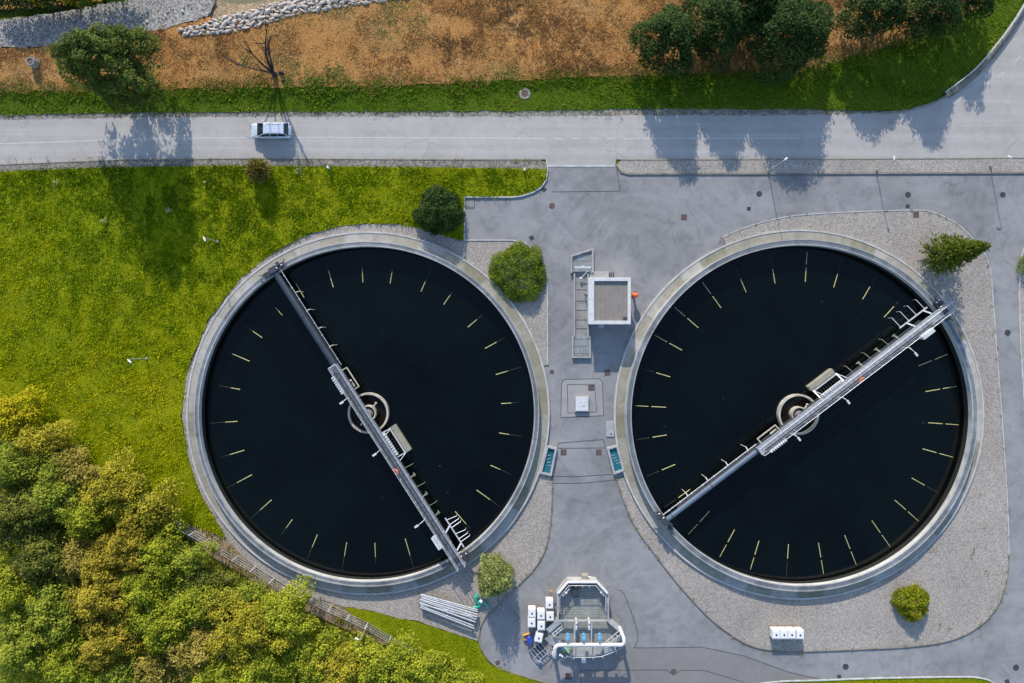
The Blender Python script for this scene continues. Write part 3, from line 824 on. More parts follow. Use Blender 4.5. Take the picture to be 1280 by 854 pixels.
def build_bridge(t, label):
    ro, ri, R = t['ro'], t['ri'], t['R']
    left = t['n'] == 'left'
    root = thing('scraper_bridge', label, 'bridge', (t['c'][0], t['c'][1], 0), t['ang'])
    rr = random.Random(5)
    u0, u1 = -6.6, ro + 0.55
    # carriages on the rim track at both ends
    def carriage(sgn):
        mb = MB()
        x = sgn * (ro + ri) / 2
        mb.box((x, 0, 1.45), (0.55, 2.7, 0.28)); mb.box((x, 0, 1.75), (0.7, 0.9, 0.4)); mb.box((x + sgn * 0.35, 0.75, 1.5), (0.5, 0.4, 0.4)); mb.box((x - sgn * 0.3, -0.7, 1.62), (0.35, 0.35, 0.3))
        mb.bar((x, -1.3, 1.5), (x + sgn * 0.4, -1.75, 1.45), 0.12, 0.12); mb.bar((x, 1.3, 1.5), (x + sgn * 0.5, 1.7, 1.45), 0.12, 0.12)
        c = mb.build('carriage', M['steel_dk'], root, 0.02)
        for y in (-1.05, 1.05):
            mb = MB(); mb.tube([(x - 0.14, y, 1.36), (x + 0.14, y, 1.36)], 0.25, 18)
            mb.build('wheel', M['tyre'], c)
        for q in ((x - sgn * 0.1, 0.55, 2.0), (x + sgn * 0.2, -0.5, 1.82), (x, 1.1, 1.64)):
            mb = MB(); mb.sphere(q, 0.09); mb.build('bolt_cap', M['white'], c)
    carriage(-1); carriage(1)
    # round beam on the half without the walkway, with a skimmer pipe beside it
    mb = MB()
    br_ = 0.36 if left else 0.29
    mb.tube([(-ro + 0.15, 0, 1.5), (-13.3, 0, 1.5), (u0 + 0.2, 0, 1.5)], br_, 20)
    bm_ = mb.build('beam', M['beam_dk'] if left else M['beam_lt'], root)
    for x in (-13.3, -6.8, -19.0):
        mb = MB(); mb.tube([(x - 0.05, 0, 1.5), (x + 0.05, 0, 1.5)], br_ + 0.03, 20); mb.build('flange', M['beam_dk'], bm_)
    mb = MB()
    mb.tube([(-ro + 0.3, 0.68, 1.45), (u0 + 0.3, 0.68, 1.45)], 0.045, 8)
    x = -ro + 1.5
    while x < u0:
        mb.box((x, 0.68, 1.46), (0.14, 0.16, 0.12)); x += 1.62
    sk = mb.build('skimmer_rail', M['steel'] if left else M['white_metal'], root)
    x = -16.2
    while x < u0:
        mb = MB(); mb.bar((x, 0.66, 1.48), (x + 0.1, 1.12, 1.3), 0.10, 0.10); mb.bar((x + 0.09, 1.08, 1.32), (x + 0.09, 1.12, WZ), 0.05, 0.05)
        mb.build('scraper_arm', M['feedwell'] if left else M['white_metal'], sk); x += 2.45 if left else 2.9
    mb = MB(); mb.box(((-ro + 2 + ro - 2) / 2, 0.15, 0.55), (2 * ro - 5, 0.10, 1.1)); mb.build('reflection_board', M['steel_dk'], root)  # unseen board added under the bridge to widen its dark reflection
    # walkway
    mb = MB()
    mb.box(((u0 + u1) / 2, 0.30, 1.62), (u1 - u0, 0.12, 0.5)); mb.box(((u0 + u1) / 2, -0.42, 1.62), (u1 - u0, 0.10, 0.42))
    x = u0 + 0.6
    while x < u1: mb.box((x, -0.06, 1.5), (0.08, 0.62, 0.12)); x += 1.5
    mb.build('girder', M['beam_lt'] if not left else M['steel_mid'], root)
    mb = MB(); mb.box(((u0 + u1) / 2, 0, 1.905), (u1 - u0, 0.92, 0.045))
    mb.build('deck', M['deck_dk'] if left else M['deck'], root)
    for y, side in ((0.47, 'l'), (-0.47, 'r')):
        mb = MB()
        mb.tube([(u0, y, 2.95), (u1 + 0.1, y, 2.95)], 0.032, 8); mb.tube([(u0, y, 2.45), (u1, y, 2.45)], 0.02, 8); mb.box(((u0 + u1) / 2, y, 1.98), (u1 - u0, 0.012, 0.14))
        x = u0
        n = 18
        for i in range(n + 1):
            x = u0 + (u1 - u0) * i / n
            mb.tube([(x, y, 1.75), (x, y, 2.95)], 0.026, 6)
        mb.build('handrail', M['steel_lt'], root)
    mb = MB()
    mb.tube([(u0, -0.47, 2.95), (u0, 0.47, 2.95)], 0.032, 8); mb.tube([(u0, -0.47, 2.45), (u0, 0.47, 2.45)], 0.02, 8); mb.tube([(u0, 0, 1.9), (u0, 0, 2.95)], 0.025, 6)
    mb.build('end_rail', M['steel_lt'], root)
    mb = MB()
    for i in range(4): mb.bar((u1 - 0.6, -0.46, 1.86 - i * 0.38), (u1 - 0.6, 0.46, 1.86 - i * 0.38), 0.22, 0.04)
    mb.bar((u1 - 0.2, 0.47, 1.9), (u1 + 0.25, 0.47, 0.32), 0.05, 0.1); mb.bar((u1 - 0.2, -0.47, 1.9), (u1 + 0.25, -0.47, 0.32), 0.05, 0.1)
    for k in range(4): mb.box((u1 - 0.08 + 0.09 * k, 0, 1.55 - 0.35 * k), (0.2, 0.9, 0.035))
    mb.build('access_steps', M['steel'], root)
    # cable tray with little boxes on it
    mb = MB(); mb.box((6, -0.36, 1.99), (24, 0.10, 0.05)); mb.build('cable_tray', M['steel_dk'], root)
    # ribbed white blocks, cabinets
    mb = MB(); mb.box((-4.5, -0.78, 1.85), (2.3, 0.30, 0.3))
    for k in range(8): mb.box((-5.5 + k * 0.29, -0.80, 2.05), (0.17, 0.36, 0.14))
    mb.build('cable_chain', M['white_metal'], root)
    mb = MB(); mb.box((4.4, 0.64, 1.85), (3.0, 0.26, 0.28))
    for k in range(9): mb.box((3.15 + k * 0.32, 0.66, 2.04), (0.18, 0.30, 0.12))
    mb.build('cable_chain', M['white_metal'], root)
    mb = MB(); mb.box((16.7, -0.86, 2.05), (1.55, 0.5, 0.75)); mb.box((16.7, -0.86, 2.45), (1.62, 0.58, 0.05))
    cb = mb.build('control_cabinet', M['white_metal'], root, 0.02)
    mb = MB(); mb.box((16.7, -1.118, 2.05), (0.7, 0.02, 0.6)); mb.build('door', M['steel_lt'], cb)
    # scum trough held out beside the feed well
    mb = MB(); mb.box((4.55, 1.64, 0.0), (3.5, 0.66, 0.75)); tr = mb.build('scum_trough', M['olive_steel'], root, 0.03)
    mb = MB(); mb.bar((2.8, 1.25, 0.62), (6.3, 1.25, 0.62), 0.14, 0.1)
    for x in (2.9, 6.2):
        mb.bar((x, 1.3, 0.62), (x - 0.1, 0.42, 1.5), 0.10, 0.10); mb.bar((x + 0.05, 1.28, 0.66), (x + 0.4, 0.45, 1.6), 0.06, 0.06)
    mb.build('trough_bracket', M['steel_lt'], tr)
    mb = MB()
    for k in range(10): mb.bar((3.1 + k * 0.33, 0.5, 0.5), (3.1 + k * 0.33, 1.1, 0.3), 0.06, 0.03)
    mb.build('rubber_flap', M['black'], tr)
    # frame on the other side of the well
    mb = MB(); mb.bar((-5.8, 0.98, 1.15), (-3.1, 0.98, 1.15), 0.13, 0.12); mb.bar((-5.75, 0.98, 1.15), (-5.75, 0.40, 1.4), 0.1, 0.1); mb.bar((-3.15, 0.98, 1.15), (-3.15, 0.40, 1.4), 0.1, 0.1); mb.sphere((-4.2, 0.62, 1.5), 0.14); mb.bar((-4.2, 0.6, 1.3), (-3.4, 0.62, 1.3), 0.12, 0.16)
    mb.build('spray_frame', M['feedwell'], root)
    # rake by the carriage end
    mb = MB(); mb.bar((15.0, 1.22, 1.25), (19.0, 1.22, 1.25), 0.13, 0.13)
    for x in (16.0, 18.4): mb.bar((x, 1.2, 1.25), (x + 0.4, 0.42, 1.6), 0.16, 0.10)
    rk = mb.build('rake', M['steel_lt'], root)
    xs = (15.2, 16.4, 17.5, 18.7) if not left else (15.3, 15.95, 16.35, 17.2, 17.9, 18.3)
    for i, x in enumerate(xs):
        mb = MB(); dx = (0.0 if i % 3 else 0.25) if left else 0.0
        mb.tube([(x, 1.2, 1.22), (x + dx + 0.05, 2.55 if not left else 2.35, 0.75)], 0.04, 6); mb.tube([(x + dx + 0.05, 2.55 if not left else 2.35, 0.75), (x + dx + 0.05, 2.55 if not left else 2.35, -0.05)], 0.03, 6)
        mb.build('tine', M['steel_lt'], rk)
    # surface scrapers hung under the walkway
    x = 7.6; i = 0
    while x < 15:
        mb = MB()
        if i % 2: mb.bar((x, 0.4, 1.5), (x - 0.10, 0.95, 1.05), 0.07, 0.05); mb.bar((x - 0.28, 0.90, 1.05), (x + 0.12, 0.97, 1.08), 0.07, 0.08); mb.bar((x + 0.05, 0.4, 1.4), (x + 0.1, 0.92, 1.05), 0.04, 0.04)
        else: mb.tube([(x, 0.4, 1.4), (x + 0.2, 1.1, 0.3), (x + 0.22, 1.15, WZ - 0.02)], 0.028, 6)
        mb.build('scraper_arm', M['olive_steel'], root); x += 1.3; i += 1
    # lamps and pegs on the outer side
    for x, l in ((4.3, 0.55), (13.6, 0.9), (-2.6, 0.5)):
        mb = MB(); mb.tube([(x, -0.5, 1.8), (x, -0.5, 3.3), (x + 0.05, -0.5 - l * 0.5, 3.5), (x + 0.1, -0.5 - l, 3.48)], 0.035, 8)
        lp = mb.build('lamp_arm', M['steel_lt'], root)
        mb = MB(); mb.box((x + 0.1, -0.5 - l - 0.12, 3.46), (0.22, 0.5, 0.1)); mb.build('lamp_head', M['white_metal'], lp, 0.02)
    for x in (7.5, 9.8, 12.2):
        mb = MB(); mb.bar((x, -0.45, 1.7), (x, -0.75, 1.7), 0.08, 0.08); mb.build('bracket', M['steel_lt'], root)
    return root

for t in TANKS:
    if t['n'] == 'left':
        build_tank(t, 'round concrete settling tank of dark water beside the sloping lawn and the woodland')
        build_bridge(t, 'rotating scraper bridge with a dark slate beam, pointing at the pipe rack')
    else:
        build_tank(t, 'round concrete settling tank of dark water encircled by wide grey gravel')
        build_bridge(t, 'rotating scraper bridge with a pale steel beam, pointing at the conical conifer')
    # lifebuoy on the rail
    ca, sa = math.cos(t['ang']), math.sin(t['ang'])
    u, v = 7.4, -0.40 if t['n'] == 'right' else -0.36
    x, y = t['c'][0] + u * ca - v * sa, t['c'][1] + u * sa + v * ca
    rot = (Matrix.Rotation(t['ang'], 3, 'Z') @ Matrix.Rotation(R_(50), 3, 'X'))
    lb = thing('lifebuoy', 'orange lifebuoy hung on the handrail of the bridge with the %s beam' % ('dark slate' if t['n'] == 'left' else 'pale steel'), 'lifebuoy', (x, y, 2.55))
    mb = MB(); mb.torus((0, 0, 0), 0.30, 0.085, 32, 10, rot); mb.build('ring', M['orange'], lb)
    for k in range(4):
        a = k * math.pi / 2 + 0.4
        mb = MB(); p = rot @ Vector((0.30 * math.cos(a), 0.30 * math.sin(a), 0)); mb.torus(p, 0.088, 0.012, 14, 6, rot @ Matrix.Rotation(a, 3, 'Z') @ Matrix.Rotation(R_(90), 3, 'X')); mb.build('band', M['white'], lb)

# scum flecks and leaves drifting on the water
n = 9
fl = []
for t in TANKS:
    a_ = rng.uniform(0, 2 * np.pi, n); r_ = np.sqrt(rng.uniform(0.03, 0.95, n)) * t['ri'] * 0.97
    fl.append(np.stack([t['c'][0] + r_ * np.cos(a_), t['c'][1] + r_ * np.sin(a_), np.full(n, WZ + 0.012)], 1))
fl = np.concatenate(fl)
leaf_mesh('floating_scum', fl, np.array([0, 0, 1.0]) + rng.normal(0, 0.05, fl.shape), rng.uniform(0.05, 0.34, len(fl)), rng.uniform(0, 1, len(fl)), M['algae_dk'], None, 'stuff')
# outlet troughs beside the tanks
for nm, poly, lab in (('l', [(684, 556.5), (696, 559.5), (688.5, 594.5), (674.5, 591.5)], 'concrete outlet trough of blue-green water touching the tank beside the lawn'),
                      ('r', [(758, 559.5), (771, 556), (780, 588), (767, 592.5)], 'concrete outlet trough of blue-green water touching the tank ringed by wide gravel')):
    o = PP(poly); cx = sum(p[0] for p in o) / 4; cy = sum(p[1] for p in o) / 4
    root = thing('outlet_trough', lab, 'trough', (cx, cy, 0))
    L = [(p[0] - cx, p[1] - cy) for p in o]
    mb = MB(); ribbon(mb, [(x * 0.88, y * 0.93) for x, y in L], 0.24, -0.1, 0.42, closed=True); mb.build('frame', M['concrete'], root, 0.015)
    mb = MB(); mb.prism([(x * 0.86, y * 0.9) for x, y in L], -0.1, 0.16); mb.build('trough_water', M['trough_water'], root)
    mb = MB()
    a, b = Vector(L[0]) * 0.55, Vector(L[2]) * 0.55
    for k in range(1, 5): 
        p = a.lerp(b, k / 5); mb.box((p.x, p.y, 0.18), (0.5, 0.06, 0.05), 0.2)
    mb.build('weir_bar', M['steel'], root)
# ================================================================== THINGS IN THE YARD
def at(px, py, z=0.0): return Vector(P(px, py, z))

# --- pump house
ZR = 2.75
def rect(pa, pb, z): 
    a, b = P2(*pa, z), P2(*pb, z); return a[0], b[1], b[0], a[1]
x0, y0, x1, y1 = rect((735.5, 347), (788.5, 405.5), ZR)
cx, cy = (x0 + x1) / 2, (y0 + y1) / 2; w, d = x1 - x0, y1 - y0
ph = thing('pump_house', 'small white flat-roofed pump house between the two tanks', 'building', (cx, cy, 0))
mb = MB(); mb.box((0, 0, 1.25), (w - 0.3, d - 0.3, 2.5)); mb.build('wall', M['white_metal'], ph)
mb = MB()
L, B = w / 2, d / 2
for bx in (((-L + 0.33, 0), (0.66, d)), ((L - 0.17, 0), (0.34, d)), ((0.16, B - 0.2), (w - 1.0, 0.40)), ((0.16, -B + 0.2), (w - 1.0, 0.40))):
    mb.box((bx[0][0], bx[0][1], 2.6), (bx[1][0], bx[1][1], 0.36))
pr = mb.build('parapet', M['white_metal'], ph, 0.02)
mb = MB(); mb.box((0.16, 0, 2.5), (w - 0.9, d - 0.7, 0.06)); rf = mb.build('roof', M['roof_grit'], ph)
mb = MB(); mb.box((L - 0.62, -B + 0.62, 2.58), (0.42, 0.42, 0.12)); mb.build('roof_outlet', M['iron'], rf)
mb = MB(); mb.box((-0.6, -B + 0.13, 1.05), (0.95, 0.06, 2.05)); dr = mb.build('door', M['steel'], ph)
mb = MB(); mb.box((-0.95, -B + 0.07, 1.05), (0.05, 0.06, 0.16)); mb.build('handle', M['steel_dk'], dr)
mb = MB(); mb.box((-L + 1.55, -B - 0.12, 2.2), (0.62, 0.5, 0.12)); mb.build('porch_lamp', M['grey_white'], ph, 0.01)
mb = MB(); mb.box((L - 0.13, 0.5, 1.6), (0.06, 1.0, 0.7)); wn = mb.build('window', M['glass'], ph)
mb = MB(); mb.box((L - 0.12, 0.5, 1.2), (0.16, 1.1, 0.06)); mb.build('sill', M['concrete'], wn)
mb = MB(); mb.tube([(-L - 0.05, 0.6, 0.0), (-L - 0.05, 0.6, 2.2), (-L - 0.3, 0.75, 2.3)], 0.06, 8); mb.sphere((-L - 0.32, 0.75, 2.3), 0.13); mb.build('vent_pipe', M['steel_dk'], ph)
# slab with a ladder at its north side
x0, y0, x1, y1 = rect((737, 339.5), (761, 347.5), 0.2)
st = thing('entrance_slab', 'pale concrete slab at the north wall of the pump house', 'slab', ((x0 + x1) / 2, (y0 + y1) / 2 - 0.1, 0))
mb = MB(); mb.box((0, 0, 0.12), (x1 - x0, y1 - y0 + 0.2, 0.24)); mb.build('slab', M['concrete'], st, 0.02)
mb = MB()
for k in range(3): mb.box(((x1 - x0) / 2 + 0.12 + 0.22 * k, 0, 0.06), (0.08, 0.8, 0.12))
mb.build('boot_scraper', M['steel_dk'], st)

# orange warning globe on a short post
p = at(794, 369, 1.25)
gb = thing('warning_globe', 'orange globe on a short post beside the pump house', 'marker', (p.x, p.y, 0))
mb = MB(); mb.sphere((0, 0, 1.2), 0.40, 20, 0, (1, 0.9, 0.95)); mb.build('globe', M['orange'], gb)
mb = MB(); mb.cyl((0, 0), 0.13, 0, 0.9, 14); mb.cyl((0, 0), 0.25, 0, 0.06, 16); mb.build('post', M['rust'], gb)
mb = MB(); mb.box((0, 0.33, 1.35), (0.35, 0.2, 0.15)); mb.build('cap', M['rust'], gb)

# --- measuring channel
ch = thing('flume_channel', 'long narrow concrete flume with a wide inlet beside the pump house', 'channel', P(726, 380))
ox, oy = P2(726, 380)
def loc(l, z=0): return [(a - ox, b - oy) for a, b in PP(l, z)]
mb = MB()
ribbon(mb, loc([(714.5, 341), (714.5, 320), (741, 311.5), (741, 340.5)], 0.4), 0.2, -0.05, 0.42)
ribbon(mb, loc([(718, 342), (718, 421)], 0.2), 0.16, -0.05, 0.30); ribbon(mb, loc([(735, 342), (735, 421)], 0.2), 0.16, -0.05, 0.30)
ribbon(mb, loc([(717, 421), (716, 421), (716, 446.5), (737.5, 446.5), (737.5, 421), (735, 421)], 0.3), 0.17, -0.05, 0.36)
mb.build('channel_wall', M['concrete'], ch)
mb = MB(); mb.prism(loc([(719, 346), (734, 346), (734, 421), (719, 421)]), 0.0, 0.10); mb.build('channel_floor', M['concrete_dk'], ch)
mb = MB(); mb.prism(loc([(716, 340), (716, 321), (740, 313.5), (740, 340)]), 0.0, 0.20); mb.build('inlet_grate', M['grate'], ch)
mb = MB(); mb.prism(loc([(717.5, 421), (736, 421), (736, 445), (717.5, 445)]), 0.0, 0.22); mb.build('outlet_grate', M['grate'], ch)
for y in (361.5, 375.5, 387, 399, 410, 433):
    mb = MB(); mb.bar((*loc([(718.5, y)])[0], 0.12), (*loc([(734.5, y)])[0], 0.12), 0.12, 0.06); mb.build('cross_bar', M['concrete_dk'], ch)
mb = MB(); mb.bar((*loc([(717.5, 335)])[0], 0.55), (*loc([(738, 335)])[0], 0.55), 0.22, 0.14); mb.box((*loc([(728, 334.5)])[0], 0.6), (0.3, 0.3, 0.2))
gt = mb.build('sluice_gate', M['steel_lt'], ch)
mb = MB(); mb.bar((*loc([(726, 348)])[0], 0.45), (*loc([(733.5, 340)])[0], 0.8), 0.10, 0.08); mb.sphere((*loc([(725.5, 348.5)])[0], 0.45), 0.16); mb.build('level_sensor', M['steel_lt'], gt)

# --- hatch island and small slabs
hx = thing('access_shaft', 'low white square shaft lid inside the tar-jointed square', 'shaft', P(727, 505))
mb = MB(); mb.box((0, 0, 0.16), (1.65, 1.85, 0.32)); mb.build('shaft_wall', M['concrete'], hx, 0.02)
mb = MB(); mb.box((0, 0.02, 0.37), (1.42, 1.6, 0.08)); ld = mb.build('lid', M['white_metal'], hx, 0.015)
mb = MB(); mb.box((0.2, -0.2, 0.435), (0.22, 0.05, 0.03)); mb.build('handle', M['steel'], ld)
sb = thing('valve_slab', 'pale concrete slab with a small blue valve cap touching the gravel-ringed tank', 'slab', P(763, 536))
mb = MB(); mb.box((-0.05, 0, 0.05), (0.9, 1.85, 0.10), 0.03); mb.build('slab', M['concrete'], sb, 0.01)
mb = MB(); mb.cyl((0.05, -0.45), 0.10, 0.1, 0.2, 14); mb.build('valve_cap', M['light_blue'], sb)
mb = MB(); mb.box((0.0, -0.62, 0.105), (0.08, 0.08, 0.02)); mb.build('bolt', M['iron'], sb)

# --- covers in the paving
def round_cover(px, py, r, label, mat, z=0.0, collar=None):
    o = thing('manhole_cover', label, 'manhole cover', P(px, py, z), group='round manhole covers')
    mb = MB(); mb.lathe([(r * 0.86, 0.012), (r, 0.016), (r, -0.03)], 36, [0, 0], None, False); mb.build('frame', M['iron'], o)
    mb = MB(); mb.cyl((0, 0), r * 0.86, -0.02, 0.014, 36)
    for k in range(-2, 3): mb.box((0, k * r * 0.28, 0.017), (r * 1.1, r * 0.09, 0.008))
    mb.build('lid', M[mat], o)
    if collar:
        mb = MB(); mb.lathe([(r, 0.02), (collar, 0.012), (collar, -0.03)], 36, [0, 0], None, False); mb.build('collar', M['strip'], o)
round_cover(690, 257.5, 0.34, 'reddish round manhole cover in the yard near the lawn corner', 'rust')
round_cover(949, 242.5, 0.34, 'dark round manhole cover in the upper yard, left of two along the kerb', 'iron')
round_cover(1135, 243.5, 0.34, 'dark round manhole cover north of the conical conifer bed', 'iron')
round_cover(1253.5, 243.5, 0.34, 'dark round manhole cover at the upper right corner of the yard', 'iron')
round_cover(1259.5, 416, 0.36, 'dark round manhole cover in the right-hand lane beside the gravel bed', 'iron')
round_cover(1057, 833.5, 0.36, 'dark round manhole cover in the bottom lane below the white container row', 'iron')
round_cover(1270, 834.5, 0.36, 'dark round manhole cover in the bottom right corner of the yard', 'iron')
round_cover(842, 840, 0.36, 'rusty round manhole cover notched into a tar joint', 'rust')
round_cover(656, 117, 0.40, 'round manhole cover with gravel collar in the grass verge', 'rust', 0.12, 0.66)
def square_cover(px, py, s, label, mat, rz=0.0, z=0.0, cat='drain'):
    o = thing('drain_cover' if cat == 'drain' else 'access_cover', label, cat, P(px, py, z), rz, 'square covers and drains')
    mb = MB(); h = s / 2
    for a in range(4):
        an = a * math.pi / 2; mb.box((math.cos(an) * h * 0.92, math.sin(an) * h * 0.92, 0.006), (s * 0.08, s * (1.0 if a % 2 == 0 else 0.83), 0.024), an if a % 2 == 0 else an)
    mb.build('frame', M['iron'], o)
    mb = MB(); mb.box((0, 0, 0.004), (s * 0.82, s * 0.82, 0.018))
    for k in range(-2, 3): mb.box((0, k * s * 0.15, 0.016), (s * 0.7, s * 0.05, 0.01))
    mb.build('lid', M[mat], o)
square_cover(855, 271.5, 0.66, 'square dark drain cover alone in the middle of the upper yard', 'rust')
square_cover(936, 261, 0.44, 'small dark drain left of the upper kerb of the gravel bed', 'iron')
square_cover(1134.5, 258, 0.44, 'small dark drain against the top kerb of the gravel bed', 'iron')
square_cover(1145, 268.5, 0.66, 'red-brown square cover lying in the gravel', 'rust', z=0.10, cat='access cover')
square_cover(664.5, 297.5, 0.5, 'small dark drain at the kerb above the low round shrub', 'iron', 0.6)
square_cover(680, 237, 0.5, 'small dark drain at the rounded lawn corner', 'iron', 0.7)
square_cover(1245.5, 436.5, 0.46, 'small dark drain in the right-hand lane at the kerb, upper of two', 'iron')
square_cover(1259, 639, 0.42, 'small dark drain in the right-hand lane at the kerb, lower of two', 'iron')
square_cover(1049, 846, 0.44, 'small dark drain beside the bottom grass strip', 'iron')
square_cover(1259, 852, 0.5, 'small dark drain at the right end of the bottom grass strip', 'iron', 0.4)
square_cover(710.5, 845.5, 0.75, 'rusty square cover in the shade of the treatment unit', 'rust', cat='access cover')
square_cover(622, 828.5, 0.48, 'small drain at the curved kerb by the bottom lawn', 'rust', 0.4)
square_cover(690, 465, 0.44, 'small brown cover just above the tar-jointed square, lawn side', 'rust', cat='access cover')
square_cover(759, 466, 0.66, 'brown square cover tilted beside the gravel-ringed tank', 'rust', 0.15, cat='access cover')
square_cover(739, 485, 0.66, 'brown square cover inside the tar-jointed square', 'rust', cat='access cover')
square_cover(704.5, 565.5, 0.68, 'brown square cover near the outlet trough of the lawn-side tank', 'rust', cat='access cover')
square_cover(748.5, 565.5, 0.66, 'brown square cover near the outlet trough of the gravel-ringed tank', 'rust', cat='access cover')

# --- white liquid containers
def ibc(px, py, z, label, group, rz=0.0, zb=0.0):
    p = at(px, py, z + 1.16)
    o = thing('liquid_container', label, 'container', (p.x, p.y, z), rz, group)
    mb = MB(); mb.box((0, 0, 0.64), (0.84, 1.02, 0.98)); mb.box((0, -0.02, 1.135), (0.76, 0.88, 0.05)); b = mb.build('bottle', M['white'], o, 0.05)
    mb = MB(); mb.cyl((0, -0.05), 0.105, 1.15, 1.20, 16); mb.build('cap', M['black'], b)
    mb = MB(); mb.box((0, 0, 0.13), (0.88, 1.1, 0.04))
    for x in (-0.37, 0, 0.37): mb.box((x, 0, 0.055), (0.12, 1.1, 0.11))
    mb.build('pallet', M['pallet'], o)
    mb = MB()
    for x in (-0.435, 0.435):
        for y in (-0.4, -0.13, 0.13, 0.4): mb.tube([(x, y, 0.15), (x, y, 1.1)], 0.012, 5)
        for z_ in (0.45, 0.8, 1.1): mb.tube([(x, -0.55, z_), (x, 0.55, z_)], 0.012, 5)
    for y in (-0.55, 0.55):
        for x in (-0.3, 0, 0.3): mb.tube([(x, y, 0.15), (x, y, 1.1)], 0.012, 5)
        for z_ in (0.45, 0.8, 1.1): mb.tube([(-0.435, y, z_), (0.435, y, z_)], 0.012, 5)
    mb.build('cage', M['steel_lt'], o)
    mb = MB(); mb.tube([(0, -0.54, 0.25), (0, -0.64, 0.25)], 0.045, 10); mb.build('tap', M['black'], o)
for k, (px, py) in enumerate(((970.5, 793.3), (980.3, 793.3), (990.1, 793.3), (1000.5, 793.5))):
    ibc(px, py, 0.10, ('westernmost', 'second from the west', 'third from the west', 'easternmost')[k] + ' of four white liquid containers in a row on the gravel', 'white containers on the gravel')
for px, py, z, rz, lab in ((665.0, 766.5, 0, 0, 'white liquid container at the outer west side, north one of its column'),
                           (664.6, 778.8, 0, 0.0, 'white liquid container at the outer west side, directly north of the blue drum'),
                           (676.4, 769.2, 0, 0, 'white liquid container in the middle column, northernmost'),
                           (676.6, 782.4, 0, -0.02, 'white liquid container in the middle column, second from the north'),
                           (673.6, 797.5, 0, -0.2, 'white liquid container turned askew beside the blue drum'),
                           (687.0, 755.6, 0.0, 0, 'white liquid container touching the treatment unit, northernmost of all'),
                           (687.8, 770.8, 0, 0, 'white liquid container touching the treatment unit, south one of its column')):
    ibc(px, py, z, lab, 'white containers by the treatment unit', rz)
# blue drum and clutter
p = at(661.8, 801.5, 0.95)
o = thing('blue_drum', 'blue plastic drum in front of the stacked white containers', 'drum', (p.x, p.y, 0))
mb = MB()
prof = [(0.001, 0), (0.33, 0), (0.36, 0.05), (0.385, 0.3), (0.37, 0.32), (0.37, 0.34), (0.39, 0.36), (0.39, 0.6), (0.37, 0.62), (0.37, 0.64), (0.385, 0.66), (0.36, 0.93), (0.33, 0.97), (0.30, 0.95), (0.001, 0.95)]
mb.lathe(prof, 32, [0] * (len(prof) - 1)); mb.build('drum', M['blue'], o)
mb = MB(); mb.cyl((0.15, -0.05), 0.05, 0.95, 1.0, 12); mb.cyl((-0.16, 0.05), 0.04, 0.95, 0.99, 12); mb.build('bung', M['light_blue'], o)
p = at(658.5, 795)
o = thing('ochre_crate', 'ochre plastic crate behind the blue drum', 'crate', (p.x, p.y, 0), 0.3)
mb = MB()
for a, s in (((0, 0.28, 0.2), (0.75, 0.04, 0.4)), ((0, -0.28, 0.2), (0.75, 0.04, 0.4)), ((0.36, 0, 0.2), (0.04, 0.52, 0.4)), ((-0.36, 0, 0.2), (0.04, 0.52, 0.4)), ((0, 0, 0.03), (0.7, 0.52, 0.04))): mb.box(a, s)
mb.build('crate', M['ochre'], o)
mb = MB(); mb.tube([(-0.4, -0.1, 0.3), (-0.5, -0.5, 0.1), (-0.3, -0.8, 0.06), (0.0, -0.75, 0.06)], 0.06, 8); mb.build('strap', M['ochre'], o)
p = at(673.5, 812)
o = thing('scrap_frame', 'tangle of dark steel frames on the ground by the treatment unit', 'frame', (p.x, p.y, 0), 0.7)
mb = MB()
for k in range(5): mb.bar((-0.8 + 0.4 * k, -0.8, 0.5), (-0.8 + 0.4 * k, 0.8, 0.5), 0.07, 0.06)
for y in (-0.8, -0.2, 0.8): mb.bar((-0.85, y, 0.55), (0.85, y, 0.55), 0.07, 0.06)
for x in (-0.8, 0.8):
    for y in (-0.8, 0.8): mb.bar((x, y, 0), (x, y, 0.5), 0.07, 0.07)
mb.build('frame', M['steel'], o)
mb = MB(); mb.box((0.1, 0.1, 0.35), (1.2, 1.0, 0.25), 0.3); mb.build('motor_box', M['steel_dk'], o, 0.03)
mb = MB(); mb.bar((-1.0, -0.9, 0.3), (-0.5, -1.1, 0.35), 0.25, 0.1); mb.sphere((-0.7, -0.95, 0.45), 0.14); mb.build('grease_can', M['white_metal'], o)

# --- treatment unit: open octagonal basin with a big white pipe
ZT = 1.55
tu = thing('treatment_unit', 'octagonal open concrete basin with white pipework near the bottom of the yard', 'treatment unit', P(732, 775))
ox, oy = P2(732, 775)
def lp(px, py, z): 
    a, b = P2(px, py, z); return (a - ox, b - oy)
outer = [lp(*q, ZT) for q in ((708, 726), (747, 726), (761, 743.5), (761, 776), (780, 793), (770, 812), (740, 823), (716, 823), (697, 808), (684, 790), (696, 777), (696, 743.5))]
basin = [lp(*q, ZT) for q in ((710, 731), (745, 731), (757.5, 746), (757.5, 777), (767, 790), (752, 806), (740, 808), (716, 808), (704, 806), (692, 790), (699.5, 777), (699.5, 746))]
mb = MB()
n = len(outer)
mb2 = MB()
ribbon(mb2, [lp(*q, ZT) for q in ((709.5, 728.5), (746, 728.5), (758.5, 743), (760, 745))], 0.30, 0, ZT)
ribbon(mb2, [lp(*q, ZT) for q in ((760, 744), (760, 776.5))], 0.24, 0, ZT - 0.03)
ribbon(mb2, [lp(*q, ZT) for q in ((709, 728.7), (697.5, 744.5), (697.5, 776.5), (686.5, 790))], 0.22, 0, ZT - 0.01)
ribbon(mb2, [lp(*q, ZT) for q in ((759.8, 776), (779, 792.5))], 0.30, 0, ZT - 0.02)
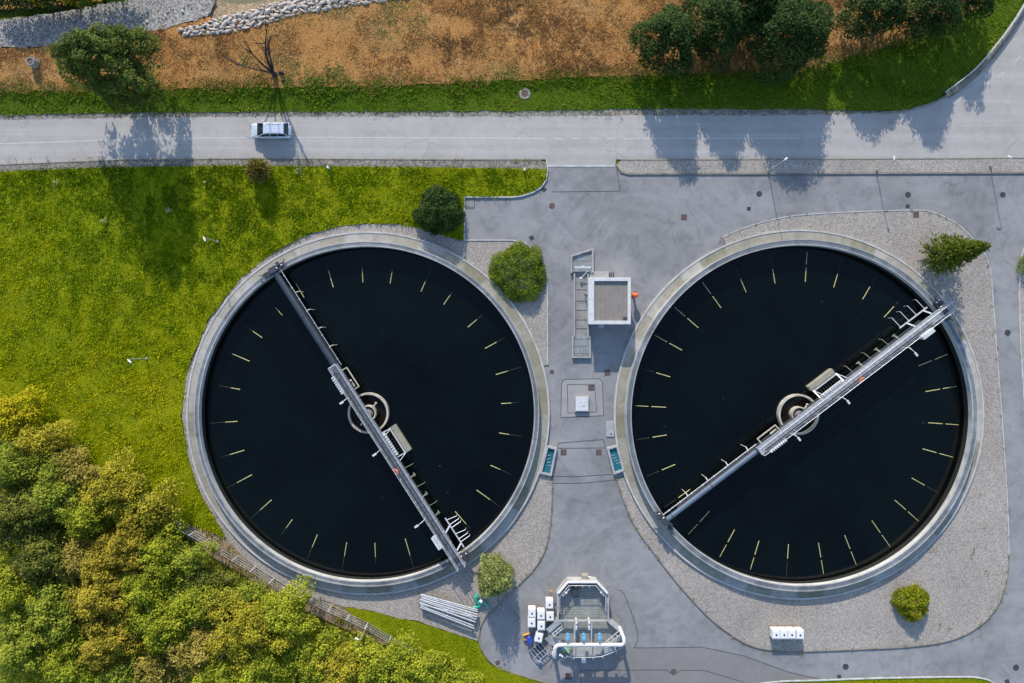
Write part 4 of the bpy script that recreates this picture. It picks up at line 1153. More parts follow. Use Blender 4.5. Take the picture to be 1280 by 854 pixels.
ribbon(mb2, [lp(*q, ZT) for q in ((687, 790.5), (700, 804), (716, 822))], 0.22, 0, ZT - 0.3)
ribbon(mb2, [lp(*q, ZT) for q in ((778, 793), (769, 811), (741, 821))], 0.22, 0, ZT - 0.3)
wl = mb2.build('basin_wall', M['grey_white'], tu)
mb = MB(); mb.tube([(*lp(*q, ZT + 0.15), ZT + 0.12) for q in ((698, 742), (710, 728), (746, 728), (759, 742))], 0.15, 12); mb.build('rim_duct', M['white_metal'], tu)
mb = MB(); mb.prism([lp(*q, 0.75) for q in ((710, 731), (745, 731), (757.5, 746), (757.5, 777), (777, 793), (769, 809), (740, 820), (717, 820), (702, 806), (689, 791), (699.5, 777), (699.5, 746))], 0.1, 0.75)
mb.build('grating_cover', M['mesh_cover'], tu)
mb = MB()
mb.bar((*lp(697.5, 776.3, ZT), ZT - 0.06), (*lp(760, 776.3, ZT), ZT - 0.06), 0.17, 0.22)
for x in (718.3, 739.3): mb.bar((*lp(x, 777, ZT), ZT - 0.07), (*lp(x, 821.5, ZT), ZT - 0.07), 0.17, 0.2)
mb.build('cross_beam', M['grey_white'], tu)
# inner railing
rail_pts = [(699.8, 765), (699.8, 746), (711, 732.2), (745, 732.2), (757.2, 746), (757.2, 765)]
mb = MB()
for zz in (1.15, 1.65, 2.15):
    mb.tube([(*lp(*q, zz), zz) for q in rail_pts], 0.03, 6)
for a, b in zip(rail_pts[:-1], rail_pts[1:]):
    for k in range(4):
        q = (a[0] + (b[0] - a[0]) * k / 4, a[1] + (b[1] - a[1]) * k / 4)
        mb.tube([(*lp(*q, 1.6), 0.75), (*lp(*q, 1.6), 2.15)], 0.025, 6)
mb.build('railing', M['steel_lt'], tu)
for (a, b) in (((703, 745), (712, 735.5)), ((747.5, 735), (755, 745))):
    mb = MB()
    A, B = Vector((*lp(*a, 1.4), 1.35)), Vector((*lp(*b, 1.4), 1.35))
    mb.bar(A, B, 0.12, 0.4); mb.sphere(A.lerp(B, 0.5) + Vector((0, 0, 0.3)), 0.16); mb.bar(A.lerp(B, 0.1), A.lerp(B, 0.1) - Vector((0, 0, 0.7)), 0.1, 0.1); mb.bar(A.lerp(B, 0.9), A.lerp(B, 0.9) - Vector((0, 0, 0.7)), 0.1, 0.1)
    mb.build('spray_bar', M['steel_lt'], tu)
mb = MB(); mb.box((*lp(719.5, 739.5, 1.1), 1.05), (0.75, 1.2, 0.7)); mb.build('dark_box', M['steel_dk'], tu, 0.08)  # plain dark steel box on the grating cover
# the big white pipe
ZP = 2.7
mb = MB()
el = []
for k in range(7):
    a = math.pi / 2 * k / 6
    el.append((700 - 6.5 * math.sin(a) , 812.5 - 6.0 * math.cos(a)))
path = [(776, 806.3), (755, 806.3), (730, 806.3), (706, 806.3)] + el + [(693.3, 818)]
pts = [(*lp(*q, ZP), ZP) for q in path] + [(*lp(693.2, 822.5, ZP), ZP - 0.25), (*lp(693.2, 825, ZP), ZP - 0.9), (*lp(693.2, 825.3, ZP), 0.0)]
mb.tube(pts, 0.215, 18)
e2 = []
for k in range(7):
    a = math.pi / 2 * k / 6
    e2.append((776 + 4.2 * math.sin(a), 802 + 4.2 * math.cos(a)))
mb.tube([(*lp(775.5, 806.3, ZP), ZP)] + [(*lp(*q, ZP), ZP) for q in e2] + [(*lp(779.5, 797, ZP), ZP - 0.1), (*lp(778, 794, ZP), ZP - 0.7), (*lp(777, 792.5, ZP), 1.0)], 0.20, 16)
bp = mb.build('main_pipe', M['white_metal'], tu)
for x in (726, 737):
    mb = MB(); mb.tube([(*lp(x - 0.5, 806.3, ZP), ZP), (*lp(x + 0.5, 806.3, ZP), ZP)], 0.28, 18); mb.build('flange', M['steel'], bp)
for x in (709.8, 729.8, 749.8):
    mb = MB(); mb.tube([(*lp(x, 804.5, 2.7), 2.75), (*lp(x, 801.5, 2.7), 2.75)], 0.14, 10); va = mb.build('branch_valve', M['steel_lt'], tu)
    mb = MB(); c = lp(x, 798, 2.8)
    mb.box((c[0], c[1], 2.8), (0.46, 0.42, 0.40)); mb.cyl((c[0], c[1] + 0.32), 0.22, 2.6, 2.95, 14); mb.cyl((c[0] - 0.1, c[1]), 0.14, 3.0, 3.15, 12); mb.build('actuator', M['light_blue'], va, 0.05)
for x in (703, 765.5):
    c = lp(x, 809.8, 2.4)
    mb = MB(); mb.cyl(c, 0.17, 2.1, 2.55, 14); mb.sphere((c[0], c[1], 2.55), 0.17, 12); mb.build('air_valve', M['light_blue'], bp)
# southern platform and side structures
mb = MB(); mb.prism([lp(*q, 1.3) for q in ((716.5, 810), (741, 810), (741, 821), (716.5, 821))], 1.2, 1.28); mb.prism([lp(*q, 1.6) for q in ((742, 810), (752, 810), (752, 819.5), (742, 820))], 1.2, 1.27); mb.build('platform', M['concrete'], tu)
mb = MB(); mb.prism([lp(*q, 1.5) for q in ((752.5, 810), (769, 809.5), (766, 814), (752.5, 819))], 1.36, 1.42); mb.build('stair', M['deck'], tu)
mb = MB()
for zz in (2.0, 2.5):
    mb.tube([(*lp(*q, zz), zz) for q in ((717, 822), (741, 822), (753, 820.5), (770, 814), (778, 809))], 0.03, 6)
for q in ((717, 822), (729, 822), (741, 822), (753, 820.5), (770, 814)): mb.tube([(*lp(*q, 2), 1.0), (*lp(*q, 2), 2.5)], 0.03, 6)
mb.build('platform_rail', M['steel_lt'], tu)
c = lp(729.8, 826, 1.2); mb = MB(); mb.box((c[0], c[1], 1.0), (0.5, 0.45, 0.6)); mb.bar((*c, 0.4), (c[0], c[1] + 0.6, 0.9), 0.08, 0.08); mb.bar((*c, 0), (*c, 0.8), 0.12, 0.12); mb.build('switch_box', M['steel_lt'], tu)
c = lp(708.5, 813, 0.9); mb = MB(); mb.tube([(c[0] - 0.5, c[1], 0.75), (c[0] + 0.5, c[1], 0.75)], 0.36, 16); mb.box((c[0], c[1], 0.2), (0.9, 0.6, 0.4)); pm = mb.build('pump', M['green'], tu, 0.02)
mb = MB()
for k in range(6): mb.sphere((c[0] - 0.75 + 0.27 * k, c[1] - 0.75 - 0.12 * (k % 3), 0.55), 0.14, 8)
mb.tube([(c[0] - 0.8, c[1] - 0.6, 0.5), (c[0] - 0.2, c[1] - 1.0, 0.5), (c[0] + 0.6, c[1] - 0.75, 0.6)], 0.07, 8); mb.build('hose_coupling', M['steel_lt'], pm)
# sloping side panels on the west
def slab3(pxs, z0, z1, mat, name):
    q = [lp(*a, z0) for a in pxs]
    mb = MB(); zz = (z0, z0, z1, z1)
    lo = [(x, y, z - 0.08) for (x, y), z in zip(q, zz)]; hi = [(x, y, z) for (x, y), z in zip(q, zz)]
    mb._add(lo + hi, [(0, 1, 2, 3), (7, 6, 5, 4), (0, 4, 5, 1), (1, 5, 6, 2), (2, 6, 7, 3), (3, 7, 4, 0)])
    return mb.build(name, M[mat], tu)
slab3(((682.5, 787), (697, 775), (702, 780), (688, 793)), 1.6, 1.3, 'steel', 'chute')
slab3(((681, 799), (688.5, 794), (699.5, 804), (693, 810)), 1.4, 1.15, 'grey_white', 'chute')
for pairs, rungs in (((((690, 793), (702, 783)), ((692, 795.5), (704, 785.5))), (((691, 792), (693, 794.7)), ((695, 788.7), (697, 791.4)), ((699, 785.4), (701, 788.1)))), ((((757, 803), (773, 789)), ((761, 805.5), (775, 793))), (((759, 801.2), (763, 803.6)), ((764, 796.8), (767.5, 799.8)), ((769, 792.5), (772, 795.7))))):
    mb = MB()
    for (a, b) in pairs: mb.bar((*lp(*a, 1.7), 1.65), (*lp(*b, 1.7), 1.75), 0.08, 0.10)
    for (a, b) in rungs: mb.bar((*lp(*a, 1.7), 1.70), (*lp(*b, 1.7), 1.70), 0.08, 0.08)
    mb.build('ladder', M['steel_lt'], tu)
for x in (719.8, 737.8):
    mb = MB(); c = lp(x + (1 if x < 730 else -1), 783, 1.9); mb.box((c[0], c[1], 1.2), (0.22, 1.1, 0.9)); mb.sphere((c[0], c[1] + 0.3, 1.72), 0.12); mb.box((c[0], c[1] - 0.3, 1.7), (0.2, 0.35, 0.15)); mb.build('weir_gate', M['steel_lt'], tu)
c = lp(731, 721.5, 0.6); mb = MB(); mb.box((c[0], c[1], 0.45), (0.75, 0.6, 0.9)); mb.build('meter_box', M['olive_steel'], tu, 0.02)
c = lp(739.5, 722.3, 0.5); mb = MB(); mb.tube([(c[0] - 0.6, c[1] + 0.1, 0.15), (c[0], c[1], 0.5), (c[0] + 0.5, c[1] - 0.3, 0.12)], 0.09, 8); mb.build('inlet_pipe', M['steel_lt'], tu)
mb = MB(); mb.tube([(*lp(687.5, 741, 0.8), 0.0), (*lp(687.5, 738.5, 0.8), 0.9), (*lp(691, 738.5, 0.8), 0.95), (*lp(693, 742, 1), 0.8)], 0.05, 8); mb.build('standpipe', M['ochre'], tu)

# --- rack of metal pipes
pr = thing('pipe_rack', 'low trestle rack loaded with long aluminium pipes', 'rack', P(562, 766))
ox2, oy2 = P2(562, 766)
def rp(px, py, z): a, b = P2(px, py, z); return (a - ox2, b - oy2, z)
for (a, b) in (((528.5, 744), (526, 760)), ((592, 762), (588.5, 785))):
    mb = MB(); A, B = rp(*a, 0.6), rp(*b, 0.6); mb.bar(A, B, 0.09, 0.09)
    for s in (0.15, 0.85):
        c = Vector(A).lerp(Vector(B), s); mb.bar(c, (c.x - 0.35, c.y, 0.05), 0.07, 0.07); mb.bar(c, (c.x + 0.35, c.y, 0.05), 0.07, 0.07)
    mb.build('trestle', M['steel_dk'], pr)
rr = random.Random(3)
for k in range(9):
    f = k / 8
    a = (526.5 - 2.0 * f + rr.uniform(-0.8, 0.8), 743.2 + 16.0 * f + rr.uniform(-0.4, 0.4)); b = (597.5 - 4.5 * f + rr.uniform(-1.5, 0.5), 762.2 + 24.0 * f + rr.uniform(-1.0, 1.0))
    if k == 6: b = (590, 771)
    p = tag(thing('metal_pipe', 'long aluminium pipe lying on the trestle rack, %s' % ('northernmost of nine', 'second from the north', 'third from the north', 'fourth from the north', 'fifth from the north', 'sixth from the north', 'crossing askew', 'second from the south', 'southernmost of nine')[k], 'pipe', P(562, 766), group='pipes on the trestle rack'))
    z = 0.74
    mb = MB(); mb.tube([rp(*a, z), rp(*b, z)], rr.uniform(0.07, 0.095), 12); q = mb.build('pipe', M['steel'], p)
    for s in (0.04, 0.5, 0.93):
        mb = MB()
        A = Vector(rp(*a, z)); B = Vector(rp(*b, z)); c = A.lerp(B, s); d = (B - A).normalized() * 0.07
        mb.tube([c - d, c + d], 0.115, 12)
        mb.build('coupling', M['steel'], q)
# turquoise hose at the shrub
hz = thing('hose', 'thick turquoise hose curled beside the pale conifer', 'hose', P(600, 750))
oh = P2(600, 750)
def hp(px, py, z=0.3): a, b = P2(px, py); return (a - oh[0], b - oh[1], z)
mb = MB(); mb.tube(smooth_line([hp(598.5, 741, 0.5), hp(595.5, 744, 0.55), hp(595.3, 748, 0.5), hp(597, 751.5, 0.4), hp(601, 753, 0.35), hp(599.5, 756, 0.3), hp(596, 758, 0.25), hp(592, 758.5, 0.22)], 5), 0.19, 12)
mb.tube(smooth_line([hp(599, 749.5, 0.55), hp(602, 749.5, 0.6), hp(605.5, 751.3, 0.5), hp(608, 754.5, 0.35), hp(609.5, 757.5, 0.2)], 5), 0.16, 12)
h1 = mb.build('tube', M['turq'], hz)
mb = MB(); mb.tube([hp(599.8, 748.2, 0.62), hp(602.6, 750.2, 0.66)], 0.19, 12); mb.build('nozzle', M['white'], hz)

# --- car
def build_car():
    x0, y0, _ = P(341.5, 165.5)
    o = thing('station_wagon', 'silver estate car driving west along the road', 'car', (x0, y0, 0.01))
    L, W = 4.6, 1.78
    st = [(-2.30, 0.52, 0.30, 0.62, 0.66), (-2.22, 0.72, 0.22, 0.70, 0.74), (-1.95, 0.84, 0.20, 0.78, 0.86), (-1.2, 0.885, 0.2, 0.86, 0.97), (-0.7, 0.89, 0.2, 0.90, 1.02), (0.6, 0.89, 0.2, 0.92, 1.02), (1.5, 0.885, 0.2, 0.93, 1.02), (2.05, 0.85, 0.22, 0.92, 1.00), (2.24, 0.78, 0.28, 0.86, 0.94), (2.30, 0.66, 0.36, 0.74, 0.78)]
    mb = MB(); rings = []
    for x, hw, zl, zs, zt in st:
        rings.append([(x, -hw * 0.92, zl), (x, -hw, zl + 0.2), (x, -hw, zs - 0.12), (x, -hw * 0.96, zs), (x, -hw * 0.7, zt - 0.03), (x, 0, zt), (x, hw * 0.7, zt - 0.03), (x, hw * 0.96, zs), (x, hw, zs - 0.12), (x, hw, zl + 0.2), (x, hw * 0.92, zl)])
    m = 11; vs = [p for r in rings for p in r]; fs = []
    for i in range(len(rings) - 1):
        for k in range(m): fs.append((i * m + k, i * m + (k + 1) % m, (i + 1) * m + (k + 1) % m, (i + 1) * m + k))
    fs += [tuple(range(m))[::-1], tuple((len(rings) - 1) * m + k for k in range(m))]
    mb._add(vs, [f[::-1] for f in fs], 0, True)
    mb.build('body', M['car'], o)
    # cabin: roof panel with pillars, glass between
    cab = [(-1.25, 0.80, 0.96), (-0.42, 0.66, 1.45), (1.45, 0.64, 1.45), (1.95, 0.76, 0.99)]
    base = [(-1.25, 0.80, 0.97), (2.02, 0.80, 0.97)]
    roof = [(-0.65, -0.62, 1.44), (1.70, -0.61, 1.43), (1.70, 0.61, 1.43), (-0.65, 0.62, 1.44)]
    bot = [(-1.52, -0.80, 0.965), (2.10, -0.79, 0.985), (2.10, 0.79, 0.985), (-1.52, 0.80, 0.965)]
    def panel(name, q, mat, th=0.02):
        mb = MB(); c = Vector((0.4, 0, 1.0)); nrm = (Vector(q[1]) - Vector(q[0])).cross(Vector(q[2]) - Vector(q[0])).normalized()
        if nrm.dot(sum((Vector(a) for a in q), Vector()) / len(q) - c) < 0: nrm = -nrm; q = q[::-1]
        k = len(q); inn = [Vector(a) - nrm * th for a in q]
        mb._add([tuple(a) for a in inn] + [tuple(a) for a in q], [tuple(range(k))[::-1], tuple(range(k, 2 * k))] + [(i, (i + 1) % k, k + (i + 1) % k, k + i) for i in range(k)])
        return mb.build(name, M[mat], o)
    panel('windscreen', [bot[0], roof[0], roof[3], bot[3]], 'glass'); panel('rear_window', [bot[1], roof[1], roof[2], bot[2]], 'glass')
    for s, (b0, b1, r0, r1) in ((-1, (bot[0], bot[1], roof[0], roof[1])), (1, (bot[3], bot[2], roof[3], roof[2]))):
        def L2(p, q, t): return tuple(a + (b - a) * t for a, b in zip(p, q))
        for t0, t1 in ((0.03, 0.36), (0.40, 0.66), (0.69, 0.97)):
            panel('side_window', [L2(b0, b1, t0), L2(b0, b1, t1), L2(r0, r1, min(1, max(0, t1 * 1.0))), L2(r0, r1, t0)], 'glass')
        mb = MB()
        for t in (0.0, 0.38, 0.675, 1.0): mb.bar(L2(b0, b1, t), L2(r0, r1, t), 0.05, 0.05)
        mb.build('pillar', M['car'], o)
        mb = MB(); mb.tube([(-0.3, s * 0.56, 1.50), (-0.2, s * 0.56, 1.54), (1.3, s * 0.56, 1.53), (1.42, s * 0.56, 1.48)], 0.022, 8); mb.build('roof_rail', M['steel_dk'] if s < 0 else M['steel'], o)
        mb = MB(); mb.box((-0.88, s * 0.98, 0.98), (0.12, 0.2, 0.14)); mb.build('mirror', M['car'], o, 0.03)
    mb = MB(); mb.prism([(-0.67, -0.63), (1.72, -0.62), (1.72, 0.62), (-0.67, 0.63)], 1.43, 1.475, top=[(-0.60, -0.56), (1.65, -0.56), (1.65, 0.56), (-0.60, 0.56)])
    for y in (-0.25, 0.0, 0.25): mb.box((0.55, y, 1.478), (1.7, 0.05, 0.012))
    mb.build('roof', M['car'], o, 0.02)
    for s in (-1, 1):
        mb = MB(); mb.box((-2.19, s * 0.60, 0.66), (0.16, 0.30, 0.14), s * 0.35); mb.build('headlight', M['clear_lens'], o, 0.03)
        mb = MB(); mb.box((2.235, s * 0.66, 0.80), (0.12, 0.2, 0.26)); mb.build('taillight', M['red_lens'], o, 0.02)
        for x in (-1.38, 1.36):
            mb = MB(); mb.tube([(x, s * 0.70, 0.31), (x, s * 0.895, 0.31)], 0.31, 24); wh = mb.build('wheel', M['tyre'], o)
            mb = MB(); mb.tube([(x, s * 0.885, 0.31), (x, s * 0.905, 0.31)], 0.20, 20); mb.build('rim', M['steel'], wh)
    mb = MB(); mb.box((-2.285, 0, 0.52), (0.05, 0.9, 0.12)); mb.build('grille', M['black'], o)
    return o
build_car()

# --- lamps, posts, fences
def lamp(px, py, hx, hy, h, label, z=0.0, zb=0.05):
    b = at(px, py); t = at(hx, hy, h)
    o = thing('street_lamp', label, 'lamp post', (b.x, b.y, zb), group='plant lamp posts')
    dx, dy = t.x - b.x, t.y - b.y
    L = math.hypot(dx, dy); an = math.atan2(dy, dx) if L > 0.05 else math.pi
    mb = MB(); mb.tube([(0, 0, 0), (0, 0, h * 0.5), (0, 0, h - 0.05)], [0.052, 0.045, 0.036], 10); mb.tube([(0, 0, h - 0.06), (0.15 * math.cos(an), 0.15 * math.sin(an), h), (max(0.3, L - 0.2) * math.cos(an), max(0.3, L - 0.2) * math.sin(an), h + 0.03)], 0.035, 8); mb.build('pole', M['steel'], o)
    mb = MB(); mb.box((max(0.35, L) * math.cos(an), max(0.35, L) * math.sin(an), h + 0.03), (0.48, 0.20, 0.10), an, taper=0.75); mb.build('lamp_head', M['white'], o, 0.03)
    mb = MB(); mb.cyl((0, 0), 0.14, 0, 0.25, 12); mb.build('base', M['concrete'], o)
lamp(273, 302.5, 255.5, 298.5, 3.9, 'thin lamp post with white head on the upper lawn')
lamp(184.5, 448, 162.5, 452, 4.2, 'thin lamp post with white head in the middle of the lawn')
lamp(960, 214, 982, 199, 4.4, 'lamp post on the gravel strip north of the upper yard, left of three', zb=0.1)
lamp(1095, 213, 1117, 198, 3.7, 'lamp post on the gravel strip north of the upper yard, middle of three', zb=0.1)
lamp(1237, 208, 1263, 197, 3.6, 'lamp post on the gravel strip north of the upper yard, right of three', zb=0.1)
lamp(459, 782, 447.5, 799, 3.9, 'white-headed lamp post standing at the wire fence')
for px, py, lab in ((412.5, 211.5, 'white marker post in the lawn near the estate car'), (655.5, 214, 'white marker post in the lawn corner by the yard entrance')):
    b = at(px, py)
    o = thing('marker_post', lab, 'post', (b.x, b.y, 0.05))
    mb = MB(); mb.box((0, 0, 0.5), (0.20, 0.12, 1.0)); mb.box((0, 0, 1.02), (0.22, 0.3, 0.05)); mb.build('post', M['white'], o, 0.02)
    mb = MB(); mb.box((0, -0.064, 0.8), (0.15, 0.01, 0.18)); mb.build('reflector', M['black'], o)

def fence(name, label, pts, h, spacing, post_mat, r, wires, mesh_rows, cat='fence', tilt=(0, 0)):
    P3 = [Vector(p) for p in pts]
    o = thing(name, label, cat, (P3[0].x, P3[0].y, 0))
    base = P3[0]
    acc = []
    for a, b in zip(P3[:-1], P3[1:]):
        n = max(1, round((b - a).length / spacing))
        for k in range(n): acc.append(a.lerp(b, k / n))
    acc.append(P3[-1])
    for p in acc:
        q = p - base
        mb = MB(); mb.tube([(q.x, q.y, p.z), (q.x + tilt[0], q.y + tilt[1], p.z + h)], r, 8); mb.sphere((q.x + tilt[0], q.y + tilt[1], p.z + h), r * 1.2, 8)
        mb.build('post', post_mat, o)
    mb = MB()
    for z in wires:
        mb.tube([((p - base).x + tilt[0] * z / h, (p - base).y + tilt[1] * z / h, p.z + z) for p in acc], 0.016, 5)
    if mesh_rows:
        for a, b in zip(acc[:-1], acc[1:]):
            n = int((b - a).length / mesh_rows)
            for k in range(1, n):
                p = a.lerp(b, k / n) - base
                mb.tube([(p.x, p.y, 0.05), (p.x + tilt[0], p.y + tilt[1], h - 0.05)], 0.006, 4, cap=False)
    mb.build('wire_mesh', M['steel'] if mesh_rows else M['steel_dk'], o)
    return o
fence('wire_fence', 'chain-link fence between the woodland and the sandy footpath', [(*P2(a, b), 0.04) for a, b in ((203, 640), (228, 655), (262, 673), (275, 682), (320, 708), (366, 737), (392, 746), (415, 757), (460, 778), (489, 795), (520, 812))], 1.75, 2.15, M['white_metal'], 0.045, (0.1, 0.6, 1.15, 1.7), 0.12)
fence('post_fence', 'low dark wire fence along the gravel strip beside the road', [(*P2(a, b), 0.05) for a, b in ((-20, 217), (0, 216), (150, 210), (300, 208), (500, 209.5), (655, 211.5))], 1.15, 2.65, M['steel_dk'], 0.035, (0.5, 1.1), 0)
# guard rail on the bend
gp = [P2(a, b) for a, b in smooth_line([(1177, 118), (1192, 107), (1217, 86.5), (1246, 52), (1266, 24), (1284, -6), (1310, -50)], 5)]
mb = MB(); ribbon(mb, [P2(a, b) for a, b in smooth_line([(1100, 141), (1132, 138), (1165, 129), (1183, 119.5)], 4)], 0.2, 0, 0.10)
ribbon(mb, [P2(a, b) for a, b in smooth_line([(1183, 119.5), (1198, 110), (1222, 89), (1250, 56), (1270, 27), (1288, -3), (1314, -47)], 5)], 0.75, -0.02, 0.12)
mb.build('kerb', M['kerb_brown_shade'])['kind'] = 'structure'
gr = thing('guard_rail', 'curved steel guard rail on the bend of the road', 'guard rail', (gp[0][0], gp[0][1], 0))
gl = [(x - gp[0][0], y - gp[0][1]) for x, y in gp]
mb = MB(); ribbon(mb, gl, 0.10, 0.50, 0.82); mb.build('rail', M['steel_lt'], gr)
for k in range(0, len(gl), 4):
    mb = MB(); mb.box((gl[k][0], gl[k][1], 0.36), (0.12, 0.12, 0.72)); mb.build('post', M['steel_dk'], gr)
# meadow shaft
b = at(46, 81.5)
zb = float(meadow_z(b.x, b.y))
o = thing('concrete_shaft', 'concrete shaft ring with rusty lid standing in the dry meadow', 'shaft', (b.x, b.y, zb - 0.1))
mb = MB(); mb.lathe([(0.50, 0), (0.50, 1.02), (0.48, 1.05), (0.37, 1.05), (0.35, 0.98)], 40, [0] * 4, None, False); mb.build('ring', M['concrete_dk'], o)
mb = MB(); mb.cyl((0, 0), 0.36, 0.2, 0.98, 32); mb.build('lid', M['rust'], o)
mb = MB()
for s in (-0.12, 0.12): mb.tube([(0.55, 0.35 + s, 0), (0.55, 0.35 + s, 1.1)], 0.03, 6)
for k in range(4): mb.tube([(0.55, 0.23, 0.2 + 0.25 * k), (0.55, 0.47, 0.2 + 0.25 * k)], 0.025, 6)
mb.build('ladder', M['white_metal'], o)

# --- riprap boulders on the river bank
def rock_mesh(seed):
    r = random.Random(seed)
    bm = bmesh.new(); bmesh.ops.create_icosphere(bm, subdivisions=3, radius=0.55)
    cuts = [(Vector((r.gauss(0, 1), r.gauss(0, 1), r.gauss(0, 0.7))).normalized(), r.uniform(0.20, 0.36)) for _ in range(7)]
    for v in bm.verts:
        for n, d in cuts:
            k = v.co.dot(n) - d
            if k > 0: v.co -= n * k
    me = bpy.data.meshes.new('boulder'); bm.to_mesh(me); bm.free(); me.materials.append(M['rock'])
    return me
rocks = [rock_mesh(i) for i in range(8)]
rr = random.Random(11)
placed = []
up = [(228, 38), (262, 27), (300, 16), (340, 4), (380, -8), (420, -14), (460, -18), (505, -22)]
lo = [(232, 46), (262, 44), (300, 40), (340, 28), (380, 17), (420, 11), (460, 5), (510, -2)]
tries = 0
while len(placed) < 292 and tries < 6000:
    tries += 1
    f = rr.random() ** 0.9 * (len(up) - 1); i = min(int(f), len(up) - 2); t = f - i
    s = rr.random()
    u = (up[i][0] + (up[i + 1][0] - up[i][0]) * t, up[i][1] + (up[i + 1][1] - up[i][1]) * t); l = (lo[i][0] + (lo[i + 1][0] - lo[i][0]) * t, lo[i][1] + (lo[i + 1][1] - lo[i][1]) * t)
    px, py = u[0] + (l[0] - u[0]) * s, u[1] + (l[1] - u[1]) * s
    if py < -6: continue
    x, y = P2(px, py)
    if f < 1.6 and rr.random() < 0.35: continue
    sz = rr.uniform(0.34, 0.85) * (0.8 if s > 0.8 or f < 1 else 1.0)
    if any((x - a) ** 2 + ((y - b) * 1.35) ** 2 < (0.40 * (sz + c)) ** 2 for a, b, c in placed): continue
    placed.append((x, y, sz))
for x, y, sz in placed:
    o = bpy.data.objects.new('boulder', rocks[rr.randrange(8)]); C.objects.link(o)
    o.location = (x, y, float(meadow_z(x, y)) + 0.10 * sz); o.scale = (sz * 1.5, sz * 0.9, sz * 0.6); o.rotation_euler = (rr.uniform(-0.2, 0.2), rr.uniform(-0.2, 0.2), rr.gauss(0.25, 0.35))
    tag(o, 'pale angular boulder in the stone bank beside the river', 'boulder', 'boulders of the river bank')
for k in range(26):
    px = rr.uniform(150, 262); py = 30 - (px - 150) * 0.16 + rr.uniform(-12, 10)
    x, y = P2(px, py)
    o = bpy.data.objects.new('stone', rocks[rr.randrange(8)]); C.objects.link(o)
    s = rr.uniform(0.2, 0.55); o.location = (x, y, float(meadow_z(x, y)) + 0.1); o.scale = (s, s * 0.8, s * 0.7); o.rotation_euler[2] = rr.uniform(0, 6)
    tag(o, 'loose pale stone on the grey pebble bank', 'stone', 'loose stones of the pebble bank')
# ================================================================== VEGETATION
FOL = {
 'dark':   foliage('dark_green_leaves', [(0.0, (0.020, 0.042, 0.012)), (0.5, (0.048, 0.085, 0.021)), (1.0, (0.10, 0.145, 0.038))]),
 'green':  foliage('green_leaves', [(0.0, (0.058, 0.099, 0.0096)), (0.5, (0.170, 0.248, 0.0192)), (1.0, (0.319, 0.376, 0.0360))]),
 'bright': foliage('bright_green_leaves', [(0.0, (0.080, 0.144, 0.0096)), (0.5, (0.200, 0.288, 0.0168)), (1.0, (0.400, 0.432, 0.0360))]),
 'olive':  foliage('olive_leaves', [(0.0, (0.095, 0.108, 0.0130)), (0.5, (0.285, 0.270, 0.0286)), (1.0, (0.522, 0.432, 0.0585))]),
 'yellow': foliage('yellowing_leaves', [(0.0, (0.143, 0.147, 0.0072)), (0.5, (0.428, 0.340, 0.0144)), (1.0, (0.734, 0.515, 0.0240))]),
 'gold':   foliage('golden_leaves', [(0.0, (0.178, 0.165, 0.0060)), (0.5, (0.433, 0.375, 0.0120)), (1.0, (0.637, 0.570, 0.0200))]),
 'tan':    foliage('tan_autumn_leaves', [(0.0, (0.137, 0.119, 0.0317)), (0.45, (0.365, 0.302, 0.0704)), (1.0, (0.750, 0.518, 0.1496))]),
 'rusty':  foliage('rust_tinged_leaves', [(0.0, (0.119, 0.130, 0.0168)), (0.5, (0.404, 0.302, 0.0350)), (0.8, (0.594, 0.346, 0.0560)), (1.0, (0.665, 0.281, 0.0630))]),
 'blue':   foliage('blue_green_leaves', [(0.0, (0.049, 0.086, 0.0243)), (0.5, (0.198, 0.259, 0.0608)), (1.0, (0.420, 0.454, 0.1215))]),
 'conifer': foliage('conifer_needles', [(0.0, (0.028, 0.046, 0.0059)), (0.5, (0.100, 0.130, 0.0118)), (1.0, (0.200, 0.214, 0.0245))], 0.1),
 'pale':   foliage('variegated_needles', [(0.0, (0.061, 0.076, 0.0158)), (0.5, (0.184, 0.217, 0.0577)), (1.0, (0.367, 0.395, 0.1470))], 0.12),
 'lime':   foliage('lime_needles', [(0.0, (0.057, 0.090, 0.0048)), (0.5, (0.171, 0.207, 0.0072)), (1.0, (0.342, 0.324, 0.0144))], 0.12),
 'grassy': foliage('lawn_grass', [(0.0, (0.072, 0.127, 0.0030)), (0.35, (0.180, 0.265, 0.0030)), (0.6, (0.324, 0.373, 0.0030)), (0.8, (0.480, 0.468, 0.0040)), (1.0, (0.624, 0.557, 0.0200))], 0.35),
 'vergeg': foliage('verge_grass', [(0.0, (0.043, 0.096, 0.0053)), (0.5, (0.116, 0.202, 0.0079)), (1.0, (0.255, 0.288, 0.0264))], 0.25),
 'dry':    foliage('dry_meadow_weeds', [(0.0, (0.14, 0.085, 0.042)), (0.3, (0.30, 0.165, 0.065)), (0.55, (0.46, 0.25, 0.085)), (0.75, (0.54, 0.37, 0.15)), (0.88, (0.31, 0.29, 0.09)), (1.0, (0.20, 0.23, 0.05))], 0.3),
 'straw':  foliage('straw_bush', [(0.0, (0.072, 0.064, 0.0125)), (0.5, (0.192, 0.160, 0.0312)), (1.0, (0.360, 0.293, 0.0728))], 0.2),
}
